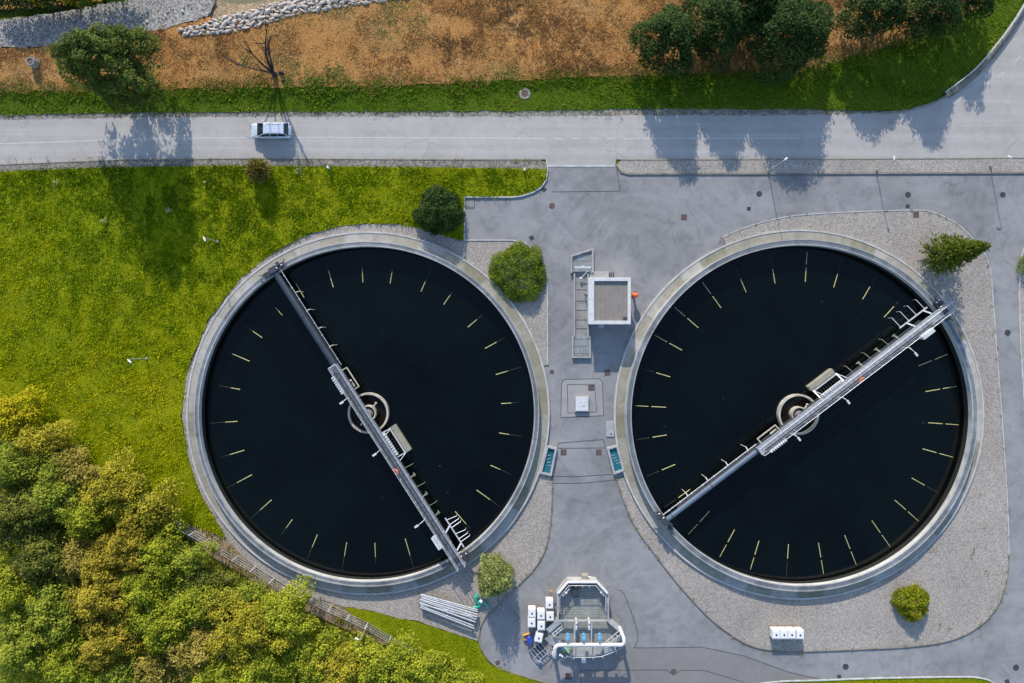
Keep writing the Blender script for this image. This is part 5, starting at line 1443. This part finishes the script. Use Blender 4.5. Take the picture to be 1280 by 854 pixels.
FOL.update({
 'ochre': foliage('ochre_leaves', [(0.0, (0.075, 0.072, 0.011)), (0.5, (0.345, 0.30, 0.032)), (1.0, (0.64, 0.51, 0.07))], 0.5),
 'roadside': foliage('willow_green_leaves', [(0.0, (0.033, 0.050, 0.0110)), (0.5, (0.111, 0.150, 0.0264)), (1.0, (0.247, 0.275, 0.0660))], 0.3),
 'yg':  foliage('yellow_green_leaves', [(0.0, (0.084, 0.127, 0.0106)), (0.5, (0.321, 0.365, 0.0291)), (1.0, (0.614, 0.610, 0.0595))], 0.5),
 'yo':  foliage('yellow_olive_leaves', [(0.0, (0.100, 0.113, 0.0125)), (0.5, (0.374, 0.343, 0.0314)), (1.0, (0.707, 0.607, 0.0692))], 0.5),
 'gr':  foliage('midgreen_leaves', [(0.0, (0.079, 0.120, 0.0132)), (0.5, (0.270, 0.327, 0.0370)), (1.0, (0.523, 0.536, 0.0728))], 0.5),
 'tn':  foliage('straw_olive_leaves', [(0.0, (0.102, 0.104, 0.0212)), (0.5, (0.365, 0.312, 0.0595)), (1.0, (0.700, 0.550, 0.1455))], 0.5),
 'dk':  foliage('deep_green_leaves', [(0.0, (0.039, 0.055, 0.0103)), (0.5, (0.130, 0.152, 0.0253)), (1.0, (0.286, 0.281, 0.0517))], 0.35),  # dark green of the leaves themselves
})
def crown(name, root, c, Rx, Ry, Hc, n, leaf, mat, nb=34, blob=(0.2, 0.36), dome=0.62, up=0.35, seed=1, ragged=0.2, sunward=0.30, spread=1.0, lift=0.0):
    """leaf clumps on many boughs under an uneven dome; c is the crown centre relative to root, Hc its height"""
    g = np.random.default_rng(seed)
    th = g.uniform(0, 2 * np.pi, nb); rad = np.sqrt(g.uniform(0, 1, nb))
    edge = 1 + ragged * np.sin(th * 3 + seed) + ragged * 0.7 * np.sin(th * 5 + seed * 2.1)
    bx = rad * np.cos(th) * edge * 0.84; by = rad * np.sin(th) * edge * 0.84
    bz = Hc * (dome * (1 - rad ** 2 * 0.85) - 0.35 + g.uniform(-0.18, 0.14, nb))
    br = g.uniform(blob[0], blob[1], nb) * (1.1 - 0.35 * rad)
    # part of the leaves on the boughs, part spread loosely over the whole dome
    ns = int(n * 0.34)
    k = g.choice(nb, n, p=br ** 2 / np.sum(br ** 2))
    d = g.normal(size=(n, 3)); d /= np.linalg.norm(d, axis=1, keepdims=True)
    d[:, 2] = np.where(d[:, 2] < -0.35, -d[:, 2], d[:, 2])
    rr_ = br[k] * (np.cbrt(g.uniform(0.1, 1.0, n)) + np.abs(g.normal(0, 0.22, n)))
    sx = np.cos(th[k]); sy = np.sin(th[k]); stretch = 1 + 0.5 * (d[:, 0] * sx + d[:, 1] * sy) * rad[k]
    R_m = (Rx + Ry) / 2
    pos = np.stack([(bx[k] + d[:, 0] * rr_ * stretch) * Rx, (by[k] + d[:, 1] * rr_ * stretch) * Ry, bz[k] + d[:, 2] * rr_ * R_m * 0.75], 1)
    t2 = g.uniform(0, 2 * np.pi, ns); q2 = np.sqrt(g.uniform(0, 1, ns))
    e2 = 1 + ragged * np.sin(t2 * 3 + seed) + ragged * 0.7 * np.sin(t2 * 5 + seed * 2.1)
    ux, uy = q2 * np.cos(t2), q2 * np.sin(t2)
    hl = vnoise(ux * 3 + 20, uy * 3 + 20, 1.3, seed) * 0.7 + vnoise(ux * 7 + 20, uy * 7 + 20, 1.3, seed + 3) * 0.3
    pos[:ns] = np.stack([ux * e2 * 0.98 * Rx, uy * e2 * 0.98 * Ry, Hc * (dome * (1 - q2 ** 2 * 0.85) - 0.35) + (hl - 0.5) * Hc * 0.34 + g.normal(0, 0.12, ns)], 1)
    pos += np.array(c) + g.normal(0, 0.07, (n, 3))
    nrm = d * 0.6 + np.array([-0.2 * sunward, sunward, 0.35 + up]) + g.normal(size=(n, 3)) * 0.42
    bt = g.uniform(0.15, 0.85, nb)
    tint = np.clip(0.40 * bt[k] + 0.25 * fbm(pos[:, 0] + 40, pos[:, 1] + 40, 0.9, seed, 3) + 0.40 * g.uniform(0, 1, n) - 0.03, 0, 1)
    tint = np.clip((tint - 0.5) * spread + 0.5 + lift, 0, 1)
    return leaf_mesh('crown', pos, nrm, leaf * g.uniform(0.6, 1.35, n), tint, mat, root)
def trunk(root, h, r, seed, limbs=6, spread=1.5, mat='bark'):
    rr = random.Random(seed)
    mb = MB(); mb.tube([(0, 0, -0.3), (rr.uniform(-.1, .1), rr.uniform(-.1, .1), h * 0.35), (rr.uniform(-.2, .2), rr.uniform(-.2, .2), h * 0.8)], [r * 1.25, r * 0.85, r * 0.4], 10)
    for k in range(limbs):
        a = 2 * math.pi * k / limbs + rr.uniform(-.4, .4); z0 = h * rr.uniform(0.25, 0.6)
        mb.tube([(0, 0, z0), (spread * 0.45 * math.cos(a), spread * 0.45 * math.sin(a), z0 + h * 0.18), (spread * math.cos(a), spread * math.sin(a), z0 + h * 0.32)], [r * 0.5, r * 0.3, r * 0.1], 6)
    mb.build('trunk', M[mat], root)
def tree(px, py, rad, h, mat, label, n, leaf=0.34, seed=1, zg=0.0, name='tree', cat='tree', group=None, lowfrac=0.75, ry=None, **kw):
    """px, py: where the photograph shows the crown's middle"""
    zc = h * 0.62
    p = at(px, py, zc)
    Rx = rad / K * (H - zc) / H; Ry = (ry or rad) / K * (H - zc) / H
    o = thing(name, label, cat, (p.x, p.y, zg), group=group)
    trunk(o, h * 0.8, 0.05 + h * 0.022, seed, 6, Rx * 0.6)
    crown('crown', o, (0, 0, h * 0.55), Rx, Ry, h * lowfrac, n, leaf, FOL[mat], seed=seed, **kw)
    return o
# woodland, lower left: every crown the photograph shows as one
W = 'trees of the woodland'
wood = [
 (8, 520, 30, 27, 6.0, 'gold', 'golden tree at the top tip of the woodland'),
 (38, 556, 32, 28, 6.0, 'yo', 'yellow-olive crown just below the golden tip tree'),
 (14, 588, 34, 32, 7.0, 'gr', 'mid-green tree at the left edge below the golden tip tree'),
 (80, 592, 32, 27, 5.5, 'tn', 'straw-coloured crown facing the lawn'),
 (62, 622, 36, 32, 7.5, 'gr', 'mid-green tree behind the straw-coloured crown'),
 (132, 618, 40, 34, 6.0, 'yo', 'broad yellowing tree pushing furthest into the lawn'),
 (182, 640, 32, 28, 5.5, 'yo', 'yellow crown at the fence end beside the lawn'),
 (96, 650, 30, 26, 7.0, 'yg', 'fresh green crown tucked under the broad yellowing tree'),
 (16, 648, 40, 36, 9.0, 'dk', 'dark tall tree on the left edge of the woodland, upper'),
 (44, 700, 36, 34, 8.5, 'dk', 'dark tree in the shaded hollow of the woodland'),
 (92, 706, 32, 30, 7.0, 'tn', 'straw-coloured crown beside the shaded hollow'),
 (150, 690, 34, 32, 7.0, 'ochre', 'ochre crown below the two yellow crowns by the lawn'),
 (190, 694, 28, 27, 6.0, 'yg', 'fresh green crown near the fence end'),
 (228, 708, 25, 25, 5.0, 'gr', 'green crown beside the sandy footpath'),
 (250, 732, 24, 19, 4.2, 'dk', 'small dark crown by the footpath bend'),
 (10, 740, 34, 38, 8.0, 'yg', 'olive tree on the left edge of the woodland, lower'),
 (118, 748, 42, 40, 8.5, 'ochre', 'wide ochre tree in the middle of the woodland'),
 (60, 766, 38, 36, 8.5, 'gr', 'green tree left of the wide ochre tree'),
 (176, 744, 34, 34, 7.5, 'yg', 'olive crown right of the wide ochre tree'),
 (200, 782, 40, 36, 8.0, 'yg', 'round bright green tree in the lower woodland'),
 (246, 762, 30, 28, 6.0, 'gr', 'green crown between the round bright tree and the lone olive tree'),
 (132, 806, 40, 36, 8.5, 'ochre', 'ochre tree directly below the wide ochre tree'),
 (22, 812, 42, 40, 9.0, 'gr', 'mid-green tree in the lower left corner'),
 (82, 834, 40, 36, 8.0, 'yg', 'fresh green tree on the bottom edge, near the left corner'),
 (150, 850, 34, 30, 7.5, 'gr', 'green tree on the bottom edge under the two ochre trees'),
 (190, 838, 30, 28, 7.0, 'tn', 'straw-coloured crown on the bottom edge'),
 (238, 820, 34, 34, 7.0, 'tn', 'beige crown in the lower woodland beside the yellow-green mound'),
 (296, 798, 44, 40, 7.5, 'yo', 'large yellow-green mound of leaves in the lower woodland'),
 (264, 846, 36, 30, 7.0, 'yg', 'olive tree on the bottom edge below the beige crown'),
 (322, 842, 36, 32, 6.5, 'yg', 'olive crown on the bottom edge right of the large mound'),
 (352, 774, 34, 31, 6.0, 'yg', 'lone olive tree overhanging the fence and footpath'),
 (384, 826, 28, 30, 4.8, 'yg', 'bright green crown with yellow sprays near the fence lamp'),
 (424, 844, 34, 32, 5.0, 'yo', 'yellow-green crown below the fence lamp'),
 (474, 840, 34, 30, 5.0, 'yg', 'yellow-green crown next to the bottom lawn'),
 (518, 838, 36, 26, 4.5, 'yg', 'olive crown spreading over the bottom lawn'),
 (566, 850, 28, 14, 3.0, 'yg', 'low bush at the bottom edge of the small lawn'),
 (340, 722, 0, 0, 0, '', ''),
 (304, 752, 20, 20, 3.2, 'gr', 'small green bush behind the fence posts'),
 (212, 664, 14, 16, 2.6, 'gr', 'small bush at the end of the fence'),
]
for i, (px, py, rx, ry, h, m, lab) in enumerate(wood):
    if not m: continue
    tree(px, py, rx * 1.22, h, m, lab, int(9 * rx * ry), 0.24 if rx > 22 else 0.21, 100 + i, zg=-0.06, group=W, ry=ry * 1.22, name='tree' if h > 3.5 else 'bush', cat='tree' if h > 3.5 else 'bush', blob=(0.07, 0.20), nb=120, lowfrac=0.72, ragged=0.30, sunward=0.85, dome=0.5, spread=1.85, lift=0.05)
# tangle under the trees: low leaves on the wood's floor
floor_poly = PP([(-60, 500), (10, 520), (70, 560), (150, 602), (205, 640), (262, 695), (340, 744), (430, 788), (485, 806), (540, 850), (600, 900), (-60, 900)])
fx = np.array(floor_poly); n = 40000
x = rng.uniform(-66, fx[:, 0].max(), n); y = rng.uniform(-46, fx[:, 1].max(), n)
k = inside(floor_poly, x, y); x, y = x[k], y[k]
z = 0.1 + rng.uniform(0, 1, len(x)) ** 1.5 * 2.6 * fbm(x, y, 0.35, 77, 3)
leaf_mesh('undergrowth', np.stack([x, y, z], 1), np.array([0, 0, 1.0]) + rng.normal(0, 0.5, (len(x), 3)), rng.uniform(0.2, 0.45, len(x)), np.clip(fbm(x, y, 0.3, 21, 4) * 1.3 - 0.15 + rng.normal(0, .12, len(x)), 0, 1), FOL['yg'], None, 'stuff')

# roadside trees
tree(124, 72, 56, 12.5, 'roadside', 'lone broad tree throwing its shadow across the road', 32000, 0.27, 11, zg=0.0, ry=50, lowfrac=0.95, nb=130, blob=(0.08, 0.19), ragged=0.22)
RT = 'roadside trees by the bend'
for i, (px, py, rx, ry, h, lab) in enumerate(((838, 44, 41, 45, 7.6, 'first dark roadside tree from the lone broad tree, at the meadow edge'), (900, 24, 42, 48, 8.0, 'dark roadside tree squeezed between the first and the largest crown'), (990, 32, 62, 54, 8.4, 'largest dark roadside tree, hanging over the verge'),
                                              (948, -8, 46, 44, 8.4, 'dark roadside tree cut by the top edge, behind the largest crown'), (1098, 2, 42, 40, 7.6, 'dark roadside tree right of the gap in the row'), (1168, 2, 44, 40, 7.6, 'dark roadside tree next to the guard rail'), (1224, -16, 34, 30, 6.4, 'smallest dark roadside tree at the top edge by the bend'))):
    tree(px, py, rx, h, 'dark', lab, int(5.2 * rx * ry), 0.30, 30 + i, zg=0.0, ry=ry, group=RT, lowfrac=0.9, nb=130, blob=(0.10, 0.22), ragged=0.15)
for i, (px, py, rx, ry, m, lab) in enumerate(((18, 0, 34, 16, 'dark', 'dark bush in the top left corner'), (58, -6, 30, 16, 'dark', 'dark bush on the top edge with yellow flowers beside it'), (100, -9, 30, 14, 'green', 'green bush on the top edge above the pebble bank'), (140, -13, 24, 12, 'green', 'small green bush on the top edge, nearest the river'), (48, -4, 14, 7, 'gold', 'yellow flowering bush on the top edge'), (84, -3, 10, 6, 'gold', 'small yellow flowering bush on the top edge'))):
    tree(px, py, rx, 3.0 if m != 'gold' else 3.6, m, lab, 1600 if m != 'gold' else 500, 0.3, 60 + i, ry=ry, name='bush', cat='bush', group='bushes on the top edge')
# bare tree
b = at(344, 94.5)
bt = thing('bare_tree', 'leafless dark-branched tree beside the road', 'tree', (b.x, b.y, 0))
rr = random.Random(4)
mb = MB()
mb.tube([(0, 0, -0.2), (0, 0.02, 0.35), (-0.02, 0.05, 0.8)], [0.42, 0.32, 0.22], 12)
mb.build('trunk', M['trunk_dk'], bt)
def limb(p, d, L, r, depth):
    pts = [Vector(p)]; dd = Vector(d).normalized()
    for k in range(4):
        dd = (dd + Vector((rr.gauss(0, .10), rr.gauss(0, .10), rr.gauss(0.03, .08)))).normalized()
        pts.append(pts[-1] + dd * L / 4)
    mb.tube(pts, [r, r * .8, r * .62, r * .45, r * .25], 6)
    if depth:
        for k in range(3 if depth > 1 else 2):
            q = pts[rr.choice((2, 3, 3, 4))]
            limb(q, dd + Vector((rr.gauss(0, .45), rr.gauss(0, .45), rr.gauss(0.1, .3))), L * rr.uniform(.4, .65), r * .38, depth - 1)
for d, L, r in (((-0.55, 0.25, 1), 4.6, 0.16), ((-0.25, 0.4, 1.1), 5.6, 0.18), ((-0.05, 0.5, 1.1), 5.4, 0.15), ((0.15, 0.2, 1.2), 4.8, 0.11), ((0.35, 0.15, 1.1), 5.0, 0.10), ((-0.75, -0.05, 0.9), 4.2, 0.13), ((0.05, -0.25, 1.0), 4.0, 0.09)):
    mb = MB(); limb((0, 0.03, 0.6), d, L, r, 2); mb.build('branch', M['trunk_dk'], bt)
for dx, dy, s in ((0.75, 0.25, 0.28), (1.0, -0.65, 0.2)):
    mb = MB(); mb.sphere((0, 0, 0.1), s, 10, 0, (1.3, 0.8, 0.7))
    st = mb.build('tree_stump', M['trunk_dk']); st.location = (b.x + dx, b.y + dy, 0.1); tag(st, 'dark stump right beside the leafless tree' if s > 0.25 else 'small dark stump below the leafless tree', 'stump')

# shrubs
def shrub(px, py, rad, h, mat, label, n, leaf, seed, ry=None, zg=0.1, name='shrub', spray=0.0, flat=0.55, tip=None):
    """dense clipped mound: leaves over an ellipsoid, pointing outward"""
    g = np.random.default_rng(seed)
    zc = h * 0.45
    p = at(px, py, zc)
    Rx = rad / K; Ry = (ry or rad) / K
    o = thing(name, label, 'shrub', (p.x, p.y, zg))
    mb = MB(); rr = random.Random(seed)
    for k in range(6):
        a = k * 1.05; mb.tube([(0, 0, 0), (Rx * 0.3 * math.cos(a), Ry * 0.3 * math.sin(a), h * 0.4), (Rx * 0.6 * math.cos(a), Ry * 0.6 * math.sin(a), h * 0.7)], [0.06, 0.04, 0.02], 6)
    mb.build('stem', M['bark'], o)
    d = g.normal(size=(n, 3)); d /= np.linalg.norm(d, axis=1, keepdims=True); d[:, 2] = np.abs(d[:, 2])
    th = np.arctan2(d[:, 1], d[:, 0])
    lump = 1 + 0.09 * np.sin(th * 3 + seed) + 0.05 * np.sin(th * 7 + seed * 3) + 0.24 * (vnoise(d[:, 0] * 3 + 9, d[:, 1] * 3 + d[:, 2] * 2 + 9, 1.2, seed) - 0.5)
    rr_ = lump * np.cbrt(g.uniform(0.35, 1.0, n))
    pos = np.stack([d[:, 0] * Rx * rr_, d[:, 1] * Ry * rr_, 0.1 + d[:, 2] * h * rr_], 1)
    nrm = g.normal(size=(n, 3)) * 0.75 + d * 0.6 + np.array([0, 0, 0.25])
    along = d + np.array([0, 0, 0.1]) + g.normal(size=(n, 3)) * 0.4 if spray else None
    tt = np.clip(0.6 * vnoise(pos[:, 0] + 50, pos[:, 1] + 50, 2.2, seed) + 0.5 * g.uniform(0, 1, n) + 0.15 * (rr_ - 0.9), 0, 1)
    leaf_mesh('crown', pos, nrm, leaf * g.uniform(0.6, 1.4, n), tt, FOL[mat], o, aspect=0.34 if spray else 0.6, along=along)
    return o
shrub(548, 262, 31, 3.0, 'dark', 'dark round shrub at the end of the paved bay', 7500, 0.26, 3, ry=31, name='shrub')
shrub(648, 340, 36, 1.5, 'green', 'broad low round shrub between lawn-side tank and yard', 11000, 0.24, 5, ry=37, spray=1)
shrub(1141, 754, 23, 1.6, 'lime', 'lime-green round shrub on the lower gravel', 5500, 0.24, 6, spray=1)
shrub(617, 723, 22, 4.6, 'pale', 'pale variegated conifer shrub next to the turquoise hose', 6000, 0.30, 8, ry=24, spray=1)
shrub(1288, 330, 14, 1.4, 'green', 'green shrub cut by the right edge of the picture', 1200, 0.22, 9, spray=1)
# spiky straw-coloured bush by the road
b = at(328, 217)
o = thing('straw_bush', 'spiky straw-coloured bush at the fence below the car', 'bush', (b.x, b.y, 0.05))
g = np.random.default_rng(12); n = 1500
d = g.normal(size=(n, 3)); d[:, 2] = np.abs(d[:, 2]) + 0.5; d /= np.linalg.norm(d, axis=1, keepdims=True)
rad = g.uniform(0.3, 1.0, n)
pos = d * rad[:, None] * np.array([1.5, 1.5, 3.0])
leaf_mesh('foliage', pos, g.normal(size=(n, 3)), g.uniform(0.5, 1.0, n), np.clip(rad * 0.5 + g.normal(0.2, .2, n), 0, 1), FOL['straw'], o, aspect=0.13, along=d + g.normal(size=(n, 3)) * 0.15)
mb = MB()
for k in range(16):
    a = k * 0.4; s = 0.6 + 0.5 * (k % 3) / 2; mb.tube([(0, 0, 0), (0.6 * s * math.cos(a), 0.6 * s * math.sin(a), 1.4), (1.5 * s * math.cos(a), 1.5 * s * math.sin(a), 2.7)], [0.04, 0.025, 0.008], 5)
mb.build('stem', M['bark'], o)
# conical conifer
b = at(1167, 321)
o = thing('conifer', 'tall conical conifer on the upper gravel beside the yard', 'conifer', (b.x, b.y, 0.1))
g = np.random.default_rng(15)
hc, Rc = 9.0, 2.6
nbh = 460
f = g.uniform(0, 1, nbh) ** 1.25
hz_ = 0.35 + f * (hc - 0.4); an = g.uniform(0, 2 * np.pi, nbh)
rb = Rc * (1 - f) ** 0.85 * g.uniform(0.72, 1.12, nbh) + 0.10
m = 26
k = np.repeat(np.arange(nbh), m); t = g.uniform(0.25, 1.0, nbh * m)
dx, dy = np.cos(an[k]), np.sin(an[k])
w = 0.30 * (1.15 - t)
side = g.normal(0, 1, nbh * m) * w
pos = np.stack([dx * rb[k] * t - dy * side, dy * rb[k] * t + dx * side, hz_[k] + 0.22 * t * rb[k] + g.normal(0, .06, nbh * m)], 1)
nrm = np.stack([dx * 0.3, dy * 0.3, np.ones(nbh * m)], 1) + g.normal(size=(nbh * m, 3)) * 0.5
al = np.stack([dx - dy * side * 2, dy + dx * side * 2, np.full(nbh * m, 0.3)], 1) + g.normal(size=(nbh * m, 3)) * 0.25
bt_ = g.uniform(0, 1, nbh)
leaf_mesh('crown', pos, nrm, 0.30 * g.uniform(0.6, 1.3, nbh * m), np.clip(0.45 * bt_[k] + 0.3 * t + g.normal(0, .13, nbh * m), 0, 1), FOL['conifer'], o, aspect=0.34, along=al)
mb = MB(); mb.tube([(0, 0, -0.1), (0, 0, hc * 0.6), (0, 0, hc)], [0.17, 0.10, 0.02], 10); mb.build('trunk', M['bark'], o)

# grass and weeds
lt = lambda x, y: 0.14 + 0.75 * fbm(x, y, 0.085, 41, 4) + 0.48 * (fbm(x, y, 0.8, 43, 4) - 0.45) - 0.20 * sstep(2, 20, y) + 0.22 * np.exp(-((x + 49) ** 2 + (y + 5) ** 2) / 60.0) + 0.10 * np.exp(-((x + 38) ** 2 + (y + 10) ** 2) / 80.0) + 0.16 * sstep(6, -14, y)
tufts('grass', lawn_w, 40, lawn_z, 0.17, 0.16, FOL['grassy'], lt, 1.3)
tufts('grass', lawn_s, 26, 0.08, 0.10, 0.15, FOL['grassy'], lambda x, y: 0.35 + 0.3 * fbm(x, y, 0.4, 4, 3), 1.8)
tufts('grass', strip_poly, 20, 0.06, 0.10, 0.14, FOL['grassy'], lambda x, y: 0.3 + 0.3 * fbm(x, y, 0.4, 4, 3), 1.8)
tufts('grass', verge_poly, 26, verge_z, 0.15, 0.18, FOL['vergeg'], lambda x, y: 0.02 + 0.9 * fbm(x * 0.35, y * 1.6, 0.4, 51, 4) + 0.30 * (fbm(x, y, 1.1, 53, 3) - 0.45) + 0.22 * sstep(29.0, 27.6, y), 1.6)
mt = lambda x, y: 0.40 + 1.5 * (fbm(x, y, 0.16, 61, 5) - 0.47) + 0.45 * sstep(0.42, 0.6, fbm(x + 40, y, 0.10, 67, 3)) * sstep(-2, -22, x) * sstep(-50, -36, x)
tufts('dry_grass', meadow_poly, 42, meadow_z, 0.16, 0.15, FOL['dry'], mt, 1.6, mask=lambda x, y: (0.2 + 0.8 * sstep(31.2, 34, y + 2.0 * fbm(x, y, 0.2, 3, 3))) * (0.25 + 0.75 * sstep(0.36, 0.5, fbm(x, y, 0.3, 88, 4))))
vx = np.array([P2(a_, b_)[0] for a_, b_ in VM]); vy = np.array([P2(a_, b_)[1] for a_, b_ in VM])
edge_d = lambda x, y: y - np.interp(x, vx, vy) + 1.6 * (fbm(x, y, 0.45, 91, 4) - 0.47)
band = PP([(a_, b_ - 22) for a_, b_ in VM[1:-3]] + [(a_, b_ + 16) for a_, b_ in VM[1:-3]][::-1])
tufts('grass', band, 34, lambda x, y: np.maximum(meadow_z(x, y), verge_z(x, y)), 0.17, 0.17, FOL['vergeg'], lambda x, y: 0.25 + 0.7 * fbm(x, y, 0.5, 52, 4), 1.3, mask=lambda x, y: sstep(1.5, -0.2, edge_d(x, y)) * sstep(-1.6, -0.6, edge_d(x, y)))
tufts('dry_grass', band, 26, lambda x, y: np.maximum(meadow_z(x, y), verge_z(x, y)), 0.16, 0.15, FOL['dry'], mt, 1.4, mask=lambda x, y: sstep(-0.9, 0.5, edge_d(x, y)) * sstep(2.0, 1.0, edge_d(x, y)))
tufts('dry_grass', sand_poly, 26, 0.04, 0.22, 0.17, FOL['tn'], lambda x, y: 0.1 + 0.8 * fbm(x, y, 0.6, 95, 4), 1.2, mask=lambda x, y: 0.9 * sstep(0.42, 0.55, fbm(x, y, 0.55, 96, 4)))
# leafy weeds and clover in the lawn
n = 9000
x = rng.uniform(-60, 4, n); y = rng.uniform(-22, 21, n); k = inside(lawn_w, x, y) & (fbm(x, y, 0.13, 71, 4) > 0.50); x, y = x[k], y[k]
leaf_mesh('ground_weeds', np.stack([x, y, lawn_z(x, y) + 0.12 + rng.uniform(0, .25, len(x))], 1), np.array([0, 0, 1.0]) + rng.normal(0, 0.5, (len(x), 3)), rng.uniform(0.12, 0.28, len(x)), rng.uniform(0.1, 0.9, len(x)), FOL['green'], None, 'stuff')
# a few weeds growing in the gravel and at the kerbs
pts_ = [(1216, 690), (1214, 694), (1217, 685)] + [(x + rng.normal(0, 1.2), y + rng.normal(0, 1.2)) for x, y in bed_edge_r[::2]] + [(x, y) for x, y in zip(rng.uniform(1100, 1240, 14), rng.uniform(600, 800, 14))] + [(x + rng.normal(0, 1.5), y + rng.normal(0, 1.5)) for x, y in bed_edge_l[::2]] + [(x, 200.5 + rng.normal(0, 1)) for x in rng.uniform(0, 670, 60)] + [(x, 142 + rng.normal(0, 2)) for x in rng.uniform(0, 1080, 90)]
wp = np.array([P2(a_, b_) for a_, b_ in pts_]); wp = wp[np.all([np.hypot(wp[:, 0] - t['c'][0], wp[:, 1] - t['c'][1]) > t['R'] + 0.2 for t in TANKS], axis=0)]; k = np.repeat(np.arange(len(wp)), 7)
leaf_mesh('kerb_weeds', np.stack([wp[k, 0] + rng.normal(0, .13, len(k)), wp[k, 1] + rng.normal(0, .13, len(k)), 0.13 + rng.uniform(0, .12, len(k))], 1), np.array([0, 0, 1.0]) + rng.normal(0, .5, (len(k), 3)), rng.uniform(0.08, 0.2, len(k)), rng.uniform(0, 0.6, len(k)), FOL['tn'], None, 'stuff')
# white flower patches
for i, (px, py, s, lab) in enumerate(((74, 229, 0.5, 'white flower clump in the lawn under the roadside fence, far left'), (133, 276, 0.6, 'white flower clump left of the lone tree\'s shadow'), (212, 265, 0.8, 'white flower clump inside the lone tree\'s shadow'), (258, 229, 0.35, 'tiny white flower clump right of the lone tree\'s shadow'), (376, 213, 0.9, 'white flower clump between the straw bush and marker post'))):
    n = int(45 * s); b = at(px, py)
    o = thing('flower_clump', lab, 'flowers', (b.x, b.y, float(lawn_z(b.x, b.y))))
    pos = np.stack([rng.normal(0, s * 0.28, n), rng.normal(0, s * 0.28, n), rng.uniform(0.25, 0.5, n)], 1)
    leaf_mesh('blossom', pos, np.array([0, 0, 1.0]) + rng.normal(0, .3, (n, 3)), rng.uniform(0.06, 0.14, n), np.full(n, 0.5), M['feedwell'], o)
    leaf_mesh('leaf', pos * np.array([1.2, 1.2, 0.6]), np.array([0, 0, 1.0]) + rng.normal(0, .5, (n, 3)), rng.uniform(0.2, 0.35, n), rng.uniform(0.2, .9, n), FOL['bright'], o)

# ================================================================== LIGHT, SKY, CAMERA
EL = R_(26.0)
Ld = Vector((0.19, -1.0, 0)).normalized() * math.cos(EL) + Vector((0, 0, -math.sin(EL)))
sun = bpy.data.lights.new('sun', 'SUN'); sun.energy = 3.0; sun.angle = R_(0.55); sun.color = (1.0, 0.91, 0.78)
so = bpy.data.objects.new('sun', sun); C.objects.link(so); so.location = (0, 60, 60)
so.rotation_euler = Ld.to_track_quat('-Z', 'Y').to_euler()
wd = bpy.data.worlds.new('World'); scene.world = wd; wd.use_nodes = True
nt = wd.node_tree; bg = nt.nodes['Background']
sky = nt.nodes.new('ShaderNodeTexSky'); sky.sky_type = 'NISHITA'; sky.sun_disc = False
sky.sun_elevation = EL; sky.sun_rotation = math.atan2(-0.19, 1.0); sky.altitude = 400; sky.air_density = 1.0; sky.dust_density = 0.6; sky.ozone_density = 1.2
nt.links.new(sky.outputs['Color'], bg.inputs['Color']); bg.inputs['Strength'].default_value = 0.15
cam = bpy.data.cameras.new('camera'); cam.lens = 24.0; cam.sensor_width = 36.0; cam.clip_start = 0.5; cam.clip_end = 6000
co = bpy.data.objects.new('camera', cam); C.objects.link(co); co.location = (0, 0, H); co.rotation_euler = (0, 0, 0)
scene.camera = co
vs = scene.view_settings
vs.view_transform = 'Standard'; vs.look = 'None'; vs.exposure = 0.92; vs.gamma = 1.0; vs.use_curve_mapping = False
scene.cycles.max_bounces = 6; scene.cycles.diffuse_bounces = 3; scene.cycles.transparent_max_bounces = 8
scene.cycles.use_denoising = True
